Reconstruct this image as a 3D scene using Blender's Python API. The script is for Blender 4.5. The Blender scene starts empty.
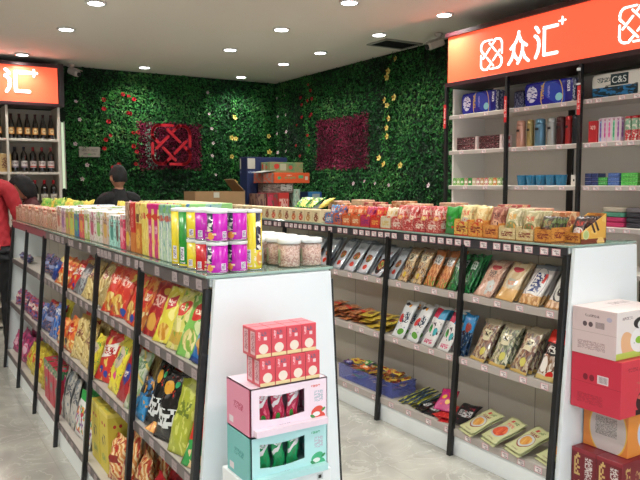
import bpy, bmesh, math, random
from mathutils import Vector, Matrix, Euler
from math import sin, cos, pi, radians, sqrt
random.seed(7)
COL = bpy.context.scene.collection

# ---------------------------------------------------------------- colour / materials
def lin(h):
    h = h.lstrip('#')
    v = [int(h[i:i+2], 16)/255 for i in (0, 2, 4)]
    return tuple(c/12.92 if c <= .04045 else ((c+.055)/1.055)**2.4 for c in v) + (1,)

class NT:
    def __init__(s, name):
        s.m = bpy.data.materials.new(name); s.m.use_nodes = True
        s.n = s.m.node_tree.nodes; s.l = s.m.node_tree.links
        s.b = s.n['Principled BSDF']
    def new(s, t, **k):
        x = s.n.new(t)
        for a, v in k.items(): setattr(x, a, v)
        return x
    def put(s, sock, v):
        if hasattr(v, 'is_linked'): s.l.new(v, sock)
        else: sock.default_value = v
    def math(s, op, a, b=None):
        x = s.new('ShaderNodeMath', operation=op); s.put(x.inputs[0], a)
        if b is not None: s.put(x.inputs[1], b)
        return x.outputs[0]
    def vec(s, op, a, b=None, c=None):
        x = s.new('ShaderNodeVectorMath', operation=op); s.put(x.inputs[0], a)
        if b is not None: s.put(x.inputs[1], b)
        if c is not None: s.put(x.inputs[2], c)
        return x
    def mix(s, f, a, b):
        x = s.new('ShaderNodeMix', data_type='RGBA'); s.put(x.inputs[0], f)
        s.put(x.inputs[6], a); s.put(x.inputs[7], b)
        return x.outputs[2]

def bsdf(b, rough=.5, metal=0, coat=0, spec=None, trans=0, ior=None, alpha=None):
    b.inputs['Roughness'].default_value = rough; b.inputs['Metallic'].default_value = metal
    b.inputs['Coat Weight'].default_value = coat; b.inputs['Transmission Weight'].default_value = trans
    if spec is not None: b.inputs['Specular IOR Level'].default_value = spec
    if ior: b.inputs['IOR'].default_value = ior
    if alpha is not None: b.inputs['Alpha'].default_value = alpha

MC = {}
def plain(name, h, rough=.5, metal=0, coat=0, emis=0, grain=.06, **k):
    if name in MC: return MC[name]
    t = NT(name); bsdf(t.b, rough, metal, coat, **k); c = lin(h)
    if emis:
        t.b.inputs['Emission Color'].default_value = c; t.b.inputs['Emission Strength'].default_value = emis
        t.b.inputs['Base Color'].default_value = c
    else:
        tc = t.new('ShaderNodeTexCoord'); nz = t.new('ShaderNodeTexNoise'); nz.inputs['Scale'].default_value = 9
        t.l.new(tc.outputs['Object'], nz.inputs['Vector'])
        d = tuple(x*(1-grain*2) for x in c[:3])+(1,)
        t.l.new(t.mix(nz.outputs['Fac'], c, d), t.b.inputs['Base Color'])
    MC[name] = t.m
    return t.m

def art(name, base, layers=(), rough=.38, metal=0, coat=0, alpha=None, emis=0):
    """printed artwork in the UV space of a face: r rect, e ellipse, n blotches, v cells, t small print, s stripes, o ring"""
    if name in MC: return MC[name]
    t = NT(name); bsdf(t.b, rough, metal, coat, alpha=alpha)
    uv = t.new('ShaderNodeTexCoord').outputs['UV']
    col = lin(base)
    def rectmask(x0, y0, x1, y1, rot=0):
        cx, cy, hx, hy = (x0+x1)/2, (y0+y1)/2, (x1-x0)/2, (y1-y0)/2
        src = uv
        if rot:
            r = t.new('ShaderNodeVectorRotate', rotation_type='Z_AXIS'); t.l.new(uv, r.inputs['Vector'])
            r.inputs['Center'].default_value = (cx, cy, 0); r.inputs['Angle'].default_value = -radians(rot); src = r.outputs[0]
        p = t.vec('MULTIPLY_ADD', src, (1/hx, 1/hy, 0), (-cx/hx, -cy/hy, 0)).outputs[0]
        a = t.vec('ABSOLUTE', p).outputs[0]
        s = t.new('ShaderNodeSeparateXYZ'); t.l.new(a, s.inputs[0])
        return t.math('LESS_THAN', t.math('MAXIMUM', s.outputs[0], s.outputs[1]), 1.0)
    for L in layers:
        k = L[0]
        if k == 'r':
            m = rectmask(*L[1:5], *(L[6:7])); col = t.mix(m, col, lin(L[5]))
        elif k in 'eo':
            cx, cy, rx, ry, c = L[1:6]; src = uv
            if len(L) > 6 and k == 'e':
                r = t.new('ShaderNodeVectorRotate', rotation_type='Z_AXIS'); t.l.new(uv, r.inputs['Vector'])
                r.inputs['Center'].default_value = (cx, cy, 0); r.inputs['Angle'].default_value = -radians(L[6]); src = r.outputs[0]
            p = t.vec('MULTIPLY_ADD', src, (1/rx, 1/ry, 0), (-cx/rx, -cy/ry, 0)).outputs[0]
            ln_ = t.vec('LENGTH', p).outputs['Value']
            m = t.math('LESS_THAN', ln_, 1.0)
            if k == 'o': m = t.math('MULTIPLY', m, t.math('GREATER_THAN', ln_, L[6]))
            col = t.mix(m, col, lin(c))
        elif k == 'n':
            sc, thr, c = L[1:4]
            nz = t.new('ShaderNodeTexNoise'); nz.inputs['Scale'].default_value = sc; t.l.new(uv, nz.inputs['Vector'])
            nz.inputs['Detail'].default_value = 3
            m = t.math('GREATER_THAN', nz.outputs['Fac'], thr)
            if len(L) > 4: m = t.math('MULTIPLY', m, rectmask(*L[4]))
            col = t.mix(m, col, lin(c))
        elif k == 'v':
            sc, cs = L[1:3]
            vo = t.new('ShaderNodeTexVoronoi'); vo.inputs['Scale'].default_value = sc
            t.l.new(t.vec('MULTIPLY', uv, (3, 1, 1)).outputs[0] if name.startswith('sausage') else uv, vo.inputs['Vector'])
            s = t.new('ShaderNodeSeparateColor'); t.l.new(vo.outputs['Color'], s.inputs[0])
            rp = t.new('ShaderNodeValToRGB'); rp.color_ramp.interpolation = 'CONSTANT'; e = rp.color_ramp.elements
            while len(e) < len(cs): e.new(.5)
            for i, c in enumerate(cs): e[i].position = i/len(cs); e[i].color = lin(c)
            t.l.new(s.outputs[0], rp.inputs[0])
            m = rectmask(*L[3]) if len(L) > 3 else 1.0
            if len(L) > 4:   # elliptical window
                cx, cy, rx, ry = L[4]
                m = t.math('LESS_THAN', t.vec('LENGTH', t.vec('MULTIPLY_ADD', uv, (1/rx, 1/ry, 0), (-cx/rx, -cy/ry, 0)).outputs[0]).outputs['Value'], 1.0)
            col = t.mix(m, col, rp.outputs[0])
        elif k == 't':
            x0, y0, x1, y1, c, nc, nr = L[1:8]
            sx, sy = nc*4/(x1-x0), nr*5/(y1-y0)
            f = t.vec('FLOOR', t.vec('MULTIPLY', uv, (sx, sy, 0)).outputs[0]).outputs[0]
            w = t.new('ShaderNodeTexWhiteNoise', noise_dimensions='2D'); t.l.new(f, w.inputs[0])
            m = t.math('MULTIPLY', t.math('GREATER_THAN', w.outputs['Value'], .42), rectmask(x0, y0, x1, y1))
            col = t.mix(m, col, lin(c))
        elif k == 's':
            fr, duty, c, ang = L[1:5]
            d = t.vec('DOT_PRODUCT', uv, (cos(radians(ang))*fr, sin(radians(ang))*fr, 0)).outputs['Value']
            m = t.math('LESS_THAN', t.math('FRACT', d), duty)
            if len(L) > 5: m = t.math('MULTIPLY', m, rectmask(*L[5]))
            col = t.mix(m, col, lin(c))
    t.l.new(col, t.b.inputs['Base Color'])
    if emis:
        t.l.new(col, t.b.inputs['Emission Color']); t.b.inputs['Emission Strength'].default_value = emis
    MC[name] = t.m
    return t.m

# ---------------------------------------------------------------- object helpers
def link(o, parent=None):
    COL.objects.link(o)
    if parent is not None: o.parent = parent
    return o
def mesh(name, verts, faces, mats, idx=None, uvs=None, smooth=False):
    me = bpy.data.meshes.new(name); me.from_pydata(verts, [], faces)
    for m in (mats if isinstance(mats, (list, tuple)) else [mats]): me.materials.append(m)
    if idx: me.polygons.foreach_set('material_index', idx)
    if uvs:
        l = me.uv_layers.new(name='UVMap'); l.data.foreach_set('uv', [c for p in uvs for c in p])
    if smooth: me.polygons.foreach_set('use_smooth', [True]*len(faces))
    me.update(); return me
def ob(name, me, parent=None, loc=(0, 0, 0), rot=(0, 0, 0)):
    o = bpy.data.objects.new(name, me); o.location = loc; o.rotation_euler = rot
    return link(o, parent)
LABELS = {}
def tag(o, label=None, cat=None, group=None, kind=None):
    if label:
        n = len(label.split())
        if n < 4 or n > 16: print('LABEL LEN', n, label)
        o['label'] = label
    if cat: o['category'] = cat
    if group: o['group'] = group
    if kind: o['kind'] = kind
    return o
def empty(name, loc, rz=0, label=None, cat=None, group=None):
    o = bpy.data.objects.new(name, None); o.location = loc; o.rotation_euler = (0, 0, rz); o.empty_display_size = .05
    link(o); return tag(o, label, cat, group)

def boxmesh(name, w, d, h, mats, bev=0.0015, z0=0, cx=0, cy=0):
    """box with its base at z0; mats = one material or (front/back, sides, top)"""
    if not isinstance(mats, (list, tuple)): mats = [mats]
    bm = bmesh.new(); bmesh.ops.create_cube(bm, size=1)
    for v in bm.verts: v.co = Vector((v.co.x*w+cx, v.co.y*d+cy, (v.co.z+.5)*h+z0))
    if bev: bmesh.ops.bevel(bm, geom=bm.edges[:], offset=min(bev, w*.2, d*.2, h*.2), segments=1, affect='EDGES')
    uvl = bm.loops.layers.uv.new('UVMap'); bm.normal_update()
    for f in bm.faces:
        n = f.normal; a = max(range(3), key=lambda i: abs(n[i])+.001*(2-i if i < 2 else 0))
        if len(mats) > 1: f.material_index = {1: 0, 0: 1, 2: min(2, len(mats)-1)}[a]
        for lp in f.loops:
            c = lp.vert.co; x, y, z = (c.x-cx)/w+.5, (c.y-cy)/d+.5, (c.z-z0)/h
            lp[uvl].uv = ((x if n.y < 0 else 1-x, z) if a == 1 else (y if n.x > 0 else 1-y, z) if a == 0 else (x, y))
    me = bpy.data.meshes.new(name); bm.to_mesh(me); bm.free()
    for m in mats: me.materials.append(m)
    return me
def prism(name, a, b, wx, wy, mat):
    """bar from a to b with a wx x wy horizontal section"""
    vs = [(p[0]+sx*wx/2, p[1]+sy*wy/2, p[2]) for p in (a, b) for sx, sy in ((-1, -1), (1, -1), (1, 1), (-1, 1))]
    fs = [(3, 2, 1, 0), (4, 5, 6, 7)]+[(i, (i+1) % 4, (i+1) % 4+4, i+4) for i in range(4)]
    return mesh(name, vs, fs, mat)
def tube(name, pts, r, mat, n=6):
    vs = []; fs = []; N = len(pts); pts = [Vector(p) for p in pts]
    for i, p in enumerate(pts):
        d = (pts[min(i+1, N-1)]-pts[max(i-1, 0)]).normalized()
        u = d.cross(Vector((.3, .8, .5))).normalized(); w = d.cross(u)
        for k in range(n): vs.append(p+(u*cos(2*pi*k/n)+w*sin(2*pi*k/n))*r)
    for i in range(N-1):
        for k in range(n): fs.append((i*n+k, i*n+(k+1) % n, (i+1)*n+(k+1) % n, (i+1)*n+k))
    fs += [tuple(range(n))[::-1], tuple((N-1)*n+k for k in range(n))]
    return mesh(name, vs, fs, mat, smooth=True)
def lathe(name, prof, mats, n=20, idx=None, a0=0, a1=2*pi, smooth=True):
    vs = []; fs = []; uvs = []; mi = []; H0 = prof[0][1]; H1 = max(p[1] for p in prof); full = abs(a1-a0-2*pi) < 1e-6
    m = n if full else n+1
    for r, z in prof:
        for k in range(m):
            a = a0+(a1-a0)*k/n - pi/2 - pi*(1 if full else 0)
            vs.append((r*cos(a), r*sin(a), z))
    for i in range(len(prof)-1):
        for k in range(n):
            k2 = (k+1) % m
            fs.append((i*m+k, i*m+k2, (i+1)*m+k2, (i+1)*m+k))
            v0, v1 = (prof[i][1]-H0)/(H1-H0), (prof[i+1][1]-H0)/(H1-H0)
            uvs += [(k/n, v0), ((k+1)/n, v0), ((k+1)/n, v1), (k/n, v1)]
            mi.append(idx[i] if idx else 0)
    if full and prof[0][0] > 1e-5: fs.append(tuple(range(m))[::-1]); uvs += [(.5, .01)]*m; mi.append(idx[0] if idx else 0)
    if full and prof[-1][0] > 1e-5: fs.append(tuple((len(prof)-1)*m+k for k in range(m))); uvs += [(.5, .99)]*m; mi.append(idx[-1] if idx else 0)
    return mesh(name, vs, fs, mats, mi, uvs, smooth)
def strokes(name, lines, w, dep, mat, sx=1, sz=1, taper=1):
    """flat lettering strokes in the XZ plane (front at -Y), rounded ends"""
    vs = []; fs = []
    def poly(ps):
        b = len(vs); n = len(ps)
        for x, z in ps: vs.append((x, -dep, z))
        for x, z in ps: vs.append((x, 0, z))
        fs.append(tuple(range(b, b+n))); fs.append(tuple(range(b+n, b+2*n))[::-1])
        for i in range(n): j = (i+1) % n; fs.append((b+i, b+n+i, b+n+j, b+j))
    for ln_ in lines:
        P = [Vector((x*sx, z*sz)) for x, z in ln_]
        for p, q in zip(P, P[1:]):
            d = (q-p).normalized(); u = Vector((-d.y, d.x))*w/2; ps = []
            for k in range(5):
                a = -pi/2+pi*k/4; ps.append(q+d*cos(a)*w/2*.9+u*sin(a))
            for k in range(5):
                a = -pi/2+pi*k/4; ps.append(p-d*cos(a)*w/2*.9-u*sin(a))
            poly([(c.x, c.y) for c in ps])
    return mesh(name, vs, fs, mat)
def zmin(o):
    M = Matrix.Translation(o.location) @ o.rotation_euler.to_matrix().to_4x4()
    return min((M @ v.co).z for v in o.data.vertices)
def rest(o, z): o.location.z += z-zmin(o)+.0008; return o

_pc = {}
def pouch(W, H, T, mats, seed=0, stand=False, nx=11, nz=15, seal=.07, crease=1.6):
    key = (W, H, T, id(mats), seed, stand)
    if key in _pc: return _pc[key]
    R = random.Random(seed*31+5); ph = [R.uniform(0, 6.3) for _ in range(8)]
    vs = []; fs = []; uvs = []; grid = {}
    for s in (0, 1):
        for j in range(nz+1):
            for i in range(nx+1):
                u, v = i/nx, j/nz
                if s == 1 and i in (0, nx): grid[s, i, j] = grid[0, i, j]; continue
                if stand: prof = .0 if v > 1-seal else (1-v/(1-seal))**.55*.9+.12*sin(pi*v); lo = 0
                else:
                    vv = min(1, max(0, (v-seal)/(1-2*seal))); prof = sin(pi*vv)**.55 if 0 < vv < 1 else 0
                t = T/2*prof*sin(pi*u)**.6 if 0 < i < nx else 0
                wr = (sin(u*9+v*7+ph[0])+sin(v*17-u*5+ph[1])+.7*sin(u*23+ph[2]+v*4)+.8*sin(u*15-v*31+ph[7]))*.055*T*crease*(1 if prof > .05 else .3)
                if 0 < i < nx: t = max(t*(1+.12*sin(u*13+ph[3])*sin(v*11+ph[4])), 0)+.0008
                pinch = 1-.07*(sin(pi*v)**.7) if not stand else 1-.03*sin(pi*v)
                x = (u-.5)*W*pinch+.004*sin(v*8+ph[5]); z = v*H+.003*sin(u*9+ph[6])*(1 if j not in (0,) else 0)
                zz = .0015*(i % 2) if j in (0, nz) and not stand else 0
                grid[s, i, j] = len(vs); vs.append((x, (-t if s == 0 else t)+(wr*.5 if 0 < i < nx else 0), z+zz))
    for s in (0, 1):
        for j in range(nz):
            for i in range(nx):
                q = [grid[s, i, j], grid[s, i+1, j], grid[s, i+1, j+1], grid[s, i, j+1]]
                c = [(i/nx, j/nz), ((i+1)/nx, j/nz), ((i+1)/nx, (j+1)/nz), (i/nx, (j+1)/nz)]
                if s: q = q[::-1]; c = [(1-a, b) for a, b in c[::-1]]
                fs.append(q); uvs += c
    for j, fl in ((0, 0), (nz, 1)):
        for i in range(nx):
            q = [grid[0, i, j], grid[1, i, j], grid[1, i+1, j], grid[0, i+1, j]]
            q2 = []
            for a in (q[::-1] if fl else q):
                if a not in q2: q2.append(a)
            if len(q2) > 2: fs.append(q2); uvs += [((i+.5)/nx, j/nz)]*len(q2)
    me = mesh('pouch', vs, fs, mats, None, uvs, True)
    _pc[key] = me; return me

ORD = ['first', 'second', 'third', 'fourth', 'fifth', 'sixth', 'seventh', 'eighth', 'ninth', 'tenth', 'eleventh', 'twelfth', 'thirteenth', 'fourteenth',
       'fifteenth', 'sixteenth', 'seventeenth', 'eighteenth', 'nineteenth', 'twentieth', 'twenty-first', 'twenty-second', 'twenty-third', 'twenty-fourth']
QX = -pi/2      # faces -X (towards the aisle in front of a rack's long side)

# ---------------------------------------------------------------- common materials
black_metal = plain('black_powder_metal', '#17181a', .42)
white_board = plain('white_laminate', '#e9eeee', .45, grain=.01)
white_gloss = plain('white_gloss_panel', '#eaf1f3', .22, grain=.005)
cream_board = plain('warm_white_shelf', '#cfc8bb', .5, grain=.02)
grey_channel = plain('grey_price_channel', '#625a5a', .35)
dark_channel = plain('dark_price_channel', '#3c3a40', .35)
mauve_channel = plain('mauve_price_channel', '#8b4a54', .4)
light_channel = plain('clear_price_channel', '#b6ada6', .3)
tag_pink = art('price_ticket', '#c98f96', [('r', .08, .1, .92, .9, '#e6dcda'), ('t', .15, .55, .85, .8, '#8c7c82', 4, 1), ('t', .45, .18, .85, .45, '#5a4a58', 3, 1)], .6)
tag_grey = art('price_ticket_grey', '#a39494', [('t', .15, .5, .85, .8, '#8f8284', 4, 1), ('t', .3, .18, .85, .4, '#75696e', 3, 1)], .6)
glass_green = plain('green_tinted_glass_top', '#8fa79b', .08, coat=.5, grain=.0)

# ---------------------------------------------------------------- the room
XW, YW, ZC = 4.67, 8.65, 3.0
XL, YF = -3.2, -2.6
def floor_mat():
    t = NT('polished_grey_marble'); bsdf(t.b, .16, 0, .1, spec=.45)
    tc = t.new('ShaderNodeTexCoord'); n1 = t.new('ShaderNodeTexNoise'); n1.inputs['Scale'].default_value = 1.6; n1.inputs['Detail'].default_value = 8
    n1.inputs['Distortion'].default_value = 1.6; t.l.new(tc.outputs['Object'], n1.inputs['Vector'])
    r = t.new('ShaderNodeValToRGB'); e = r.color_ramp.elements; e[0].position = .33; e[0].color = lin('#9c9c94'); e[1].position = .7; e[1].color = lin('#bdbcb3')
    t.l.new(n1.outputs['Fac'], r.inputs[0])
    n2 = t.new('ShaderNodeTexNoise'); n2.inputs['Scale'].default_value = 2.3; n2.inputs['Detail'].default_value = 5; n2.inputs['Distortion'].default_value = 2.5
    t.l.new(tc.outputs['Object'], n2.inputs['Vector'])
    v = t.math('LESS_THAN', t.math('ABSOLUTE', t.math('SUBTRACT', n2.outputs['Fac'], .5)), .012)
    c = t.mix(t.math('MULTIPLY', v, .45), r.outputs[0], lin('#c8c6bd'))
    br = t.new('ShaderNodeTexBrick'); br.offset = 0; br.inputs['Scale'].default_value = 1; br.inputs['Mortar Size'].default_value = .0025
    br.inputs['Brick Width'].default_value = .8; br.inputs['Row Height'].default_value = .8; t.l.new(tc.outputs['Object'], br.inputs['Vector'])
    c = t.mix(t.math('MULTIPLY', br.outputs['Fac'], .35), c, lin('#8f8d87')); t.l.new(c, t.b.inputs['Base Color'])
    return t.m
def struct(o): o['kind'] = 'structure'; return o
def slab(name, x0, x1, y0, y1, z0, z1, mat, kind='structure', parent=None):
    o = ob(name, boxmesh(name, x1-x0, y1-y0, z1-z0, mat, 0), parent, ((x0+x1)/2, (y0+y1)/2, z0))
    if kind and parent is None: o['kind'] = kind
    return o
def plane_mesh(name, x0, x1, y0, y1, z, mat):
    return mesh(name, [(x0, y0, z), (x1, y0, z), (x1, y1, z), (x0, y1, z)], [(0, 1, 2, 3)], mat)
struct(ob('floor', boxmesh('floor', XW-XL+.2, YW-YF+.2, .1, floor_mat(), 0, z0=-.1), None, ((XL+XW)/2, (YF+YW)/2, 0)))
ceil_m = plain('matt_ceiling_paint', '#e2dcd2', .8, grain=.01)
wall_m = plain('cream_wall_paint', '#cfcabc', .7, grain=.02)
hedge_back = plain('dark_green_hedge_backing', '#0c2412', .9)
slab('ceiling', XL-.1, XW+.1, YF-.1, YW+.1, 3.0, 3.1, ceil_m)
slab('trim_1', XL, 3.80, YF, 6.95, 2.95, 2.9995, ceil_m)     # lowered field of the ceiling
slab('wall_back', XL-.1, XW+.1, YW, YW+.1, 0, 3.0, hedge_back)
slab('wall_right', XW, XW+.1, YF-.1, YW, 0, 3.0, wall_m)
slab('trim_3', XW-.012, XW-.0005, 4.52, YW-.005, 0, 2.999, hedge_back)
slab('wall_left', XL-.1, XL, YF, YW, 0, 3.0, wall_m)
# shop front behind the camera: mullioned window to the street
wf = struct(ob('wall_front', boxmesh('wall_front', XW-XL, .1, .35, wall_m, 0), None, ((XL+XW)/2, YF, 2.65)))
alu = plain('aluminium_frame', '#8e9092', .35, .8)
win = empty('window_1', ((XL+XW)/2, YF, 0)); win['kind'] = 'structure'
for i in range(6):
    x = (XL-XW)/2+.03+i*((XW-XL)-.06)/5
    ob('frame', boxmesh('frame', .06, .08, 2.65, alu), win, (x, 0, 0))
glm = NT('clear_pane'); bsdf(glm.b, .02, trans=1, ior=1.01); glm.b.inputs['Base Color'].default_value = (1, 1, 1, 1)
ob('pane', boxmesh('pane', XW-XL-.1, .008, 2.6, glm.m, 0), win, (0, 0, .03))

# ---------------------------------------------------------------- artificial hedge
def leaf_mat(name, cols, rough=.55, patch=1.1):
    t = NT(name); bsdf(t.b, rough, spec=.3)
    g = t.new('ShaderNodeNewGeometry'); tc = t.new('ShaderNodeTexCoord')
    nz = t.new('ShaderNodeTexNoise'); nz.inputs['Scale'].default_value = patch; t.l.new(tc.outputs['Object'], nz.inputs['Vector'])
    f = t.math('ADD', t.math('MULTIPLY', g.outputs['Random Per Island'], .55), t.math('MULTIPLY', t.math('SUBTRACT', nz.outputs['Fac'], .36), 1.7))
    r = t.new('ShaderNodeValToRGB'); e = r.color_ramp.elements
    while len(e) < len(cols): e.new(.5)
    for i, c in enumerate(cols): e[i].position = i/(len(cols)-1); e[i].color = lin(c)
    t.l.new(f, r.inputs[0]); t.l.new(r.outputs[0], t.b.inputs['Base Color'])
    return t.m
def leaf_cloud(name, n, fn, mat, size=(.028, .05), R=None, lift=.05, skip=None):
    R = R or random.Random(3); vs = []; fs = []
    for _ in range(n):
        p, nor = fn(R)
        if skip and skip(p): continue
        L = R.uniform(*size); Wd = L*R.uniform(.38, .6)
        d = (Vector((R.gauss(0, 1), R.gauss(0, 1), R.gauss(-.15, 1)))+nor*.2).normalized()
        nn = (nor*1.0+Vector((R.gauss(0, .5), R.gauss(0, .5), R.gauss(.25, .5)))).normalized()
        s = d.cross(nn).normalized(); d = nn.cross(s).normalized()
        o = p+nor*R.uniform(.004, lift); b = len(vs)
        vs += [o, o+d*L*.45+s*Wd*.5+nn*.004, o+d*L+nn*-.006, o+d*L*.45-s*Wd*.5+nn*.004, o+d*L*.5-nn*.004]
        fs += [(b, b+1, b+4), (b+1, b+2, b+4), (b+2, b+3, b+4), (b+3, b, b+4)]
    return mesh(name, vs, fs, mat)
green_leaf = leaf_mat('hedge_leaf_green', ['#081d0e', '#0e3016', '#1a5426', '#2f7836', '#5c8a4a'])
burg_leaf = leaf_mat('burgundy_leaf', ['#3a0a1c', '#641432', '#862446', '#9c3a58'])
PB = (2.673, 3.504, 1.796, 2.375)     # burgundy patch, back wall
PR = (6.40, 7.50, 1.786, 2.39)        # burgundy patch, side wall
inb = lambda p: PB[0] < p.x < PB[1] and PB[2] < p.z < PB[3]
inr = lambda p: PR[0] < p.y < PR[1] and PR[2] < p.z < PR[3]
h1 = ob('hedge_foliage', leaf_cloud('hedge_foliage', 21000, lambda R: (Vector((R.uniform(1.80, 4.64), YW, R.uniform(.95, 2.985))), Vector((0, -1, 0))), green_leaf, skip=inb))
tag(h1, 'artificial green hedge covering the back wall beside the wine shelves', 'hedge', kind='stuff')
h2 = ob('hedge_foliage', leaf_cloud('hedge_foliage', 27000, lambda R: (Vector((XW, R.uniform(4.54, 8.6), R.uniform(.95, 2.985))), Vector((-1, 0, 0))), green_leaf, R=random.Random(9), skip=inr))
tag(h2, 'artificial green hedge covering the side wall up to the tall white shelving', 'hedge', kind='stuff')
for nm, o in (('x', 0),):
    b1 = ob('burgundy_foliage', leaf_cloud('burgundy_foliage', 3400, lambda R: (Vector((R.uniform(PB[0]-.01, PB[1]+.01), YW, R.uniform(PB[2]-.01, PB[3]+.01))), Vector((0, -1, 0))), burg_leaf, size=(.022, .036)))
    tag(b1, 'burgundy foliage panel behind the red knot emblem on the back wall', 'foliage panel', kind='stuff')
    b2 = ob('burgundy_foliage', leaf_cloud('burgundy_foliage', 4600, lambda R: (Vector((XW, R.uniform(PR[0]-.01, PR[1]+.01), R.uniform(PR[2]-.01, PR[3]+.01))), Vector((-1, 0, 0))), burg_leaf, size=(.022, .036), R=random.Random(4)))
    tag(b2, 'plain square burgundy foliage panel set in the side hedge wall', 'foliage panel', kind='stuff')
# pale faded strip of leaves at the emblem's left edge
pale_leaf = leaf_mat('pale_grey_leaf', ['#33453a', '#6d8576', '#8aa796', '#3d7a52'])
b3 = ob('pale_foliage', leaf_cloud('pale_foliage', 260, lambda R: (Vector((R.gauss(2.83, .045), YW-.03, R.uniform(1.80, 2.36))), Vector((0, -1, 0))), pale_leaf, size=(.02, .035), R=random.Random(14)))
tag(b3, 'pale grey-green leaves at one edge of the red knot emblem', 'foliage', kind='stuff')

KNOT = []
def rrect(r=.2, n=5):
    P = []
    for cx, cz, a0 in ((1-r, 1-r, 0), (r, 1-r, 90), (r, r, 180), (1-r, r, 270)):
        for k in range(n+1): a = radians(a0+90*k/n); P.append((cx+r*cos(a), cz+r*sin(a)))
    P.append(P[0]); return P
RR = rrect(.2, 5)
def arc(i0, i1): return RR[i0:i1]
KNOT += [[(1, .47)]+RR[0:6]+[(.70, 1), (.64, .94)], [(.54, 1)]+RR[6:12]+[(0, .70), (.06, .64)], [(0, .53)]+RR[12:18]+[(.30, 0), (.36, .06)], [(.46, 0)]+RR[18:24]+[(1, .30), (.94, .36)]]
g = .085
def seg(a, b, gaps=()):
    a, b = Vector(a), Vector(b); out = []; cur = 0.0; L = (b-a).length
    for t in gaps: out.append((cur, t-g/L)); cur = t+g/L
    out.append((cur, 1)); return [[tuple(a.lerp(b, s)), tuple(a.lerp(b, e))] for s, e in out]
KNOT += seg((.04, .66), (.60, .10), (.32,)) + seg((.96, .34), (.40, .90), (.32,)) + seg((.66, .96), (.10, .40), (.32,)) + seg((.34, .04), (.90, .60), (.32,))
red_acr = plain('red_acrylic', '#b81f2c', .3, coat=.2)
em = ob('knot_emblem', strokes('knot_emblem', KNOT, .036, .012, red_acr, .50, .49), None, (2.84, YW-.085, 1.855))
tag(em, 'red interwoven square knot emblem mounted on burgundy foliage on the back wall', 'emblem')
pq = art('stone_plaque_face', '#8f897c', [('t', .12, .55, .88, .8, '#6d675c', 9, 1), ('t', .2, .2, .8, .4, '#6d675c', 8, 1)], .5)
o = ob('wall_plaque', boxmesh('wall_plaque', .25, .02, .125, [pq, plain('plaque_side', '#77736a', .5)], .003), None, (2.065, YW-.06, 1.925))
tag(o, 'small grey-beige nameplate fixed on the green hedge near the wine shelves', 'plaque')

# ---------------------------------------------------------------- flower vines
def flower_mesh(name, r, mat_in, mat_out, layers=3, n=6):
    vs = []; fs = []; mi = []
    for L in range(layers):
        k = 1-L*(.28 if layers > 2 else .58); up = r*(.15+.35*L)
        for i in range(n):
            a = 2*pi*(i+.5*(L % 2))/n; b = len(vs); c, s = cos(a), sin(a); t = Vector((-s, c, 0)); d = Vector((c, s, 0))
            vs += [d*.05*r+Vector((0, 0, .1*r)), d*.6*r*k+t*.38*r*k+Vector((0, 0, up)), d*r*k+Vector((0, 0, up*1.1+.15*r)), d*.6*r*k-t*.38*r*k+Vector((0, 0, up)), d*.55*r*k+Vector((0, 0, up*.7))]
            fs += [(b, b+1, b+4), (b+1, b+2, b+4), (b+2, b+3, b+4), (b+3, b, b+4)]; mi += [0 if L < layers-1 else 1]*4
    return mesh(name, vs, fs, [mat_out, mat_in], mi)
red_p = plain('rose_red_petal', '#c81e2e', .6); red_i = plain('rose_dark_heart', '#8e1020', .6)
yel_p = plain('yellow_petal', '#e8d470', .6); yel_i = plain('yellow_heart', '#c08a2a', .6)
whi_p = plain('white_pink_petal', '#dcc9cd', .6); whi_i = plain('pink_heart', '#c890a0', .6)
stem_m = plain('vine_stem_green', '#1f4a22', .7)
vine_leaf = leaf_mat('vine_leaf_light', ['#1c5a26', '#3a8a3a', '#63a94c'])
fl = {'red': flower_mesh('rose', .030, red_i, red_p), 'darkred': flower_mesh('rose', .024, red_i, red_p), 'yellow': flower_mesh('yellow_flower', .038, yel_i, yel_p, 2, 5),
      'white': flower_mesh('white_flower', .026, whi_i, whi_p, 2, 5)}
def vine(pts, flowers, kind, wall, label, nl=60, lr=.035, group=None):
    nor = Vector((0, -1, 0)) if wall == 'b' else Vector((-1, 0, 0)); off = nor*.065
    def W(a, z): return (Vector((a, YW, z)) if wall == 'b' else Vector((XW, a, z)))+off
    e = empty('flower_vine', W(*pts[-1]), 0, label, 'vine', group); base = Vector(e.location)
    P = [W(*p)-base for p in pts]
    if len(P) > 1: ob('stem', tube('stem', P, .004, stem_m, 5), e)
    def fn(R):
        i = R.randrange(len(P)-1) if len(P) > 1 else 0
        p = P[i].lerp(P[i+1], R.random()) if len(P) > 1 else P[0]
        s = Vector((R.gauss(0, lr), 0, R.gauss(0, lr))) if wall == 'b' else Vector((0, R.gauss(0, lr), R.gauss(0, lr)))
        return p+s, nor
    ob('vine_leaves', leaf_cloud('vine_leaves', nl, fn, vine_leaf, (.022, .04), random.Random(len(label)), .02), e)
    for i, f in enumerate(flowers):
        q = Vector((0, 0, 1)).rotation_difference((nor+Vector((random.uniform(-.3, .3), random.uniform(-.3, .3), random.uniform(-.1, .4)))).normalized())
        o = ob('flower', fl[f[2] if len(f) > 2 else kind], e, W(f[0], f[1])-base+nor*.012)
        o.rotation_euler = q.to_euler(); s = random.uniform(.85, 1.15); o.scale = (s, s, s)
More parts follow.
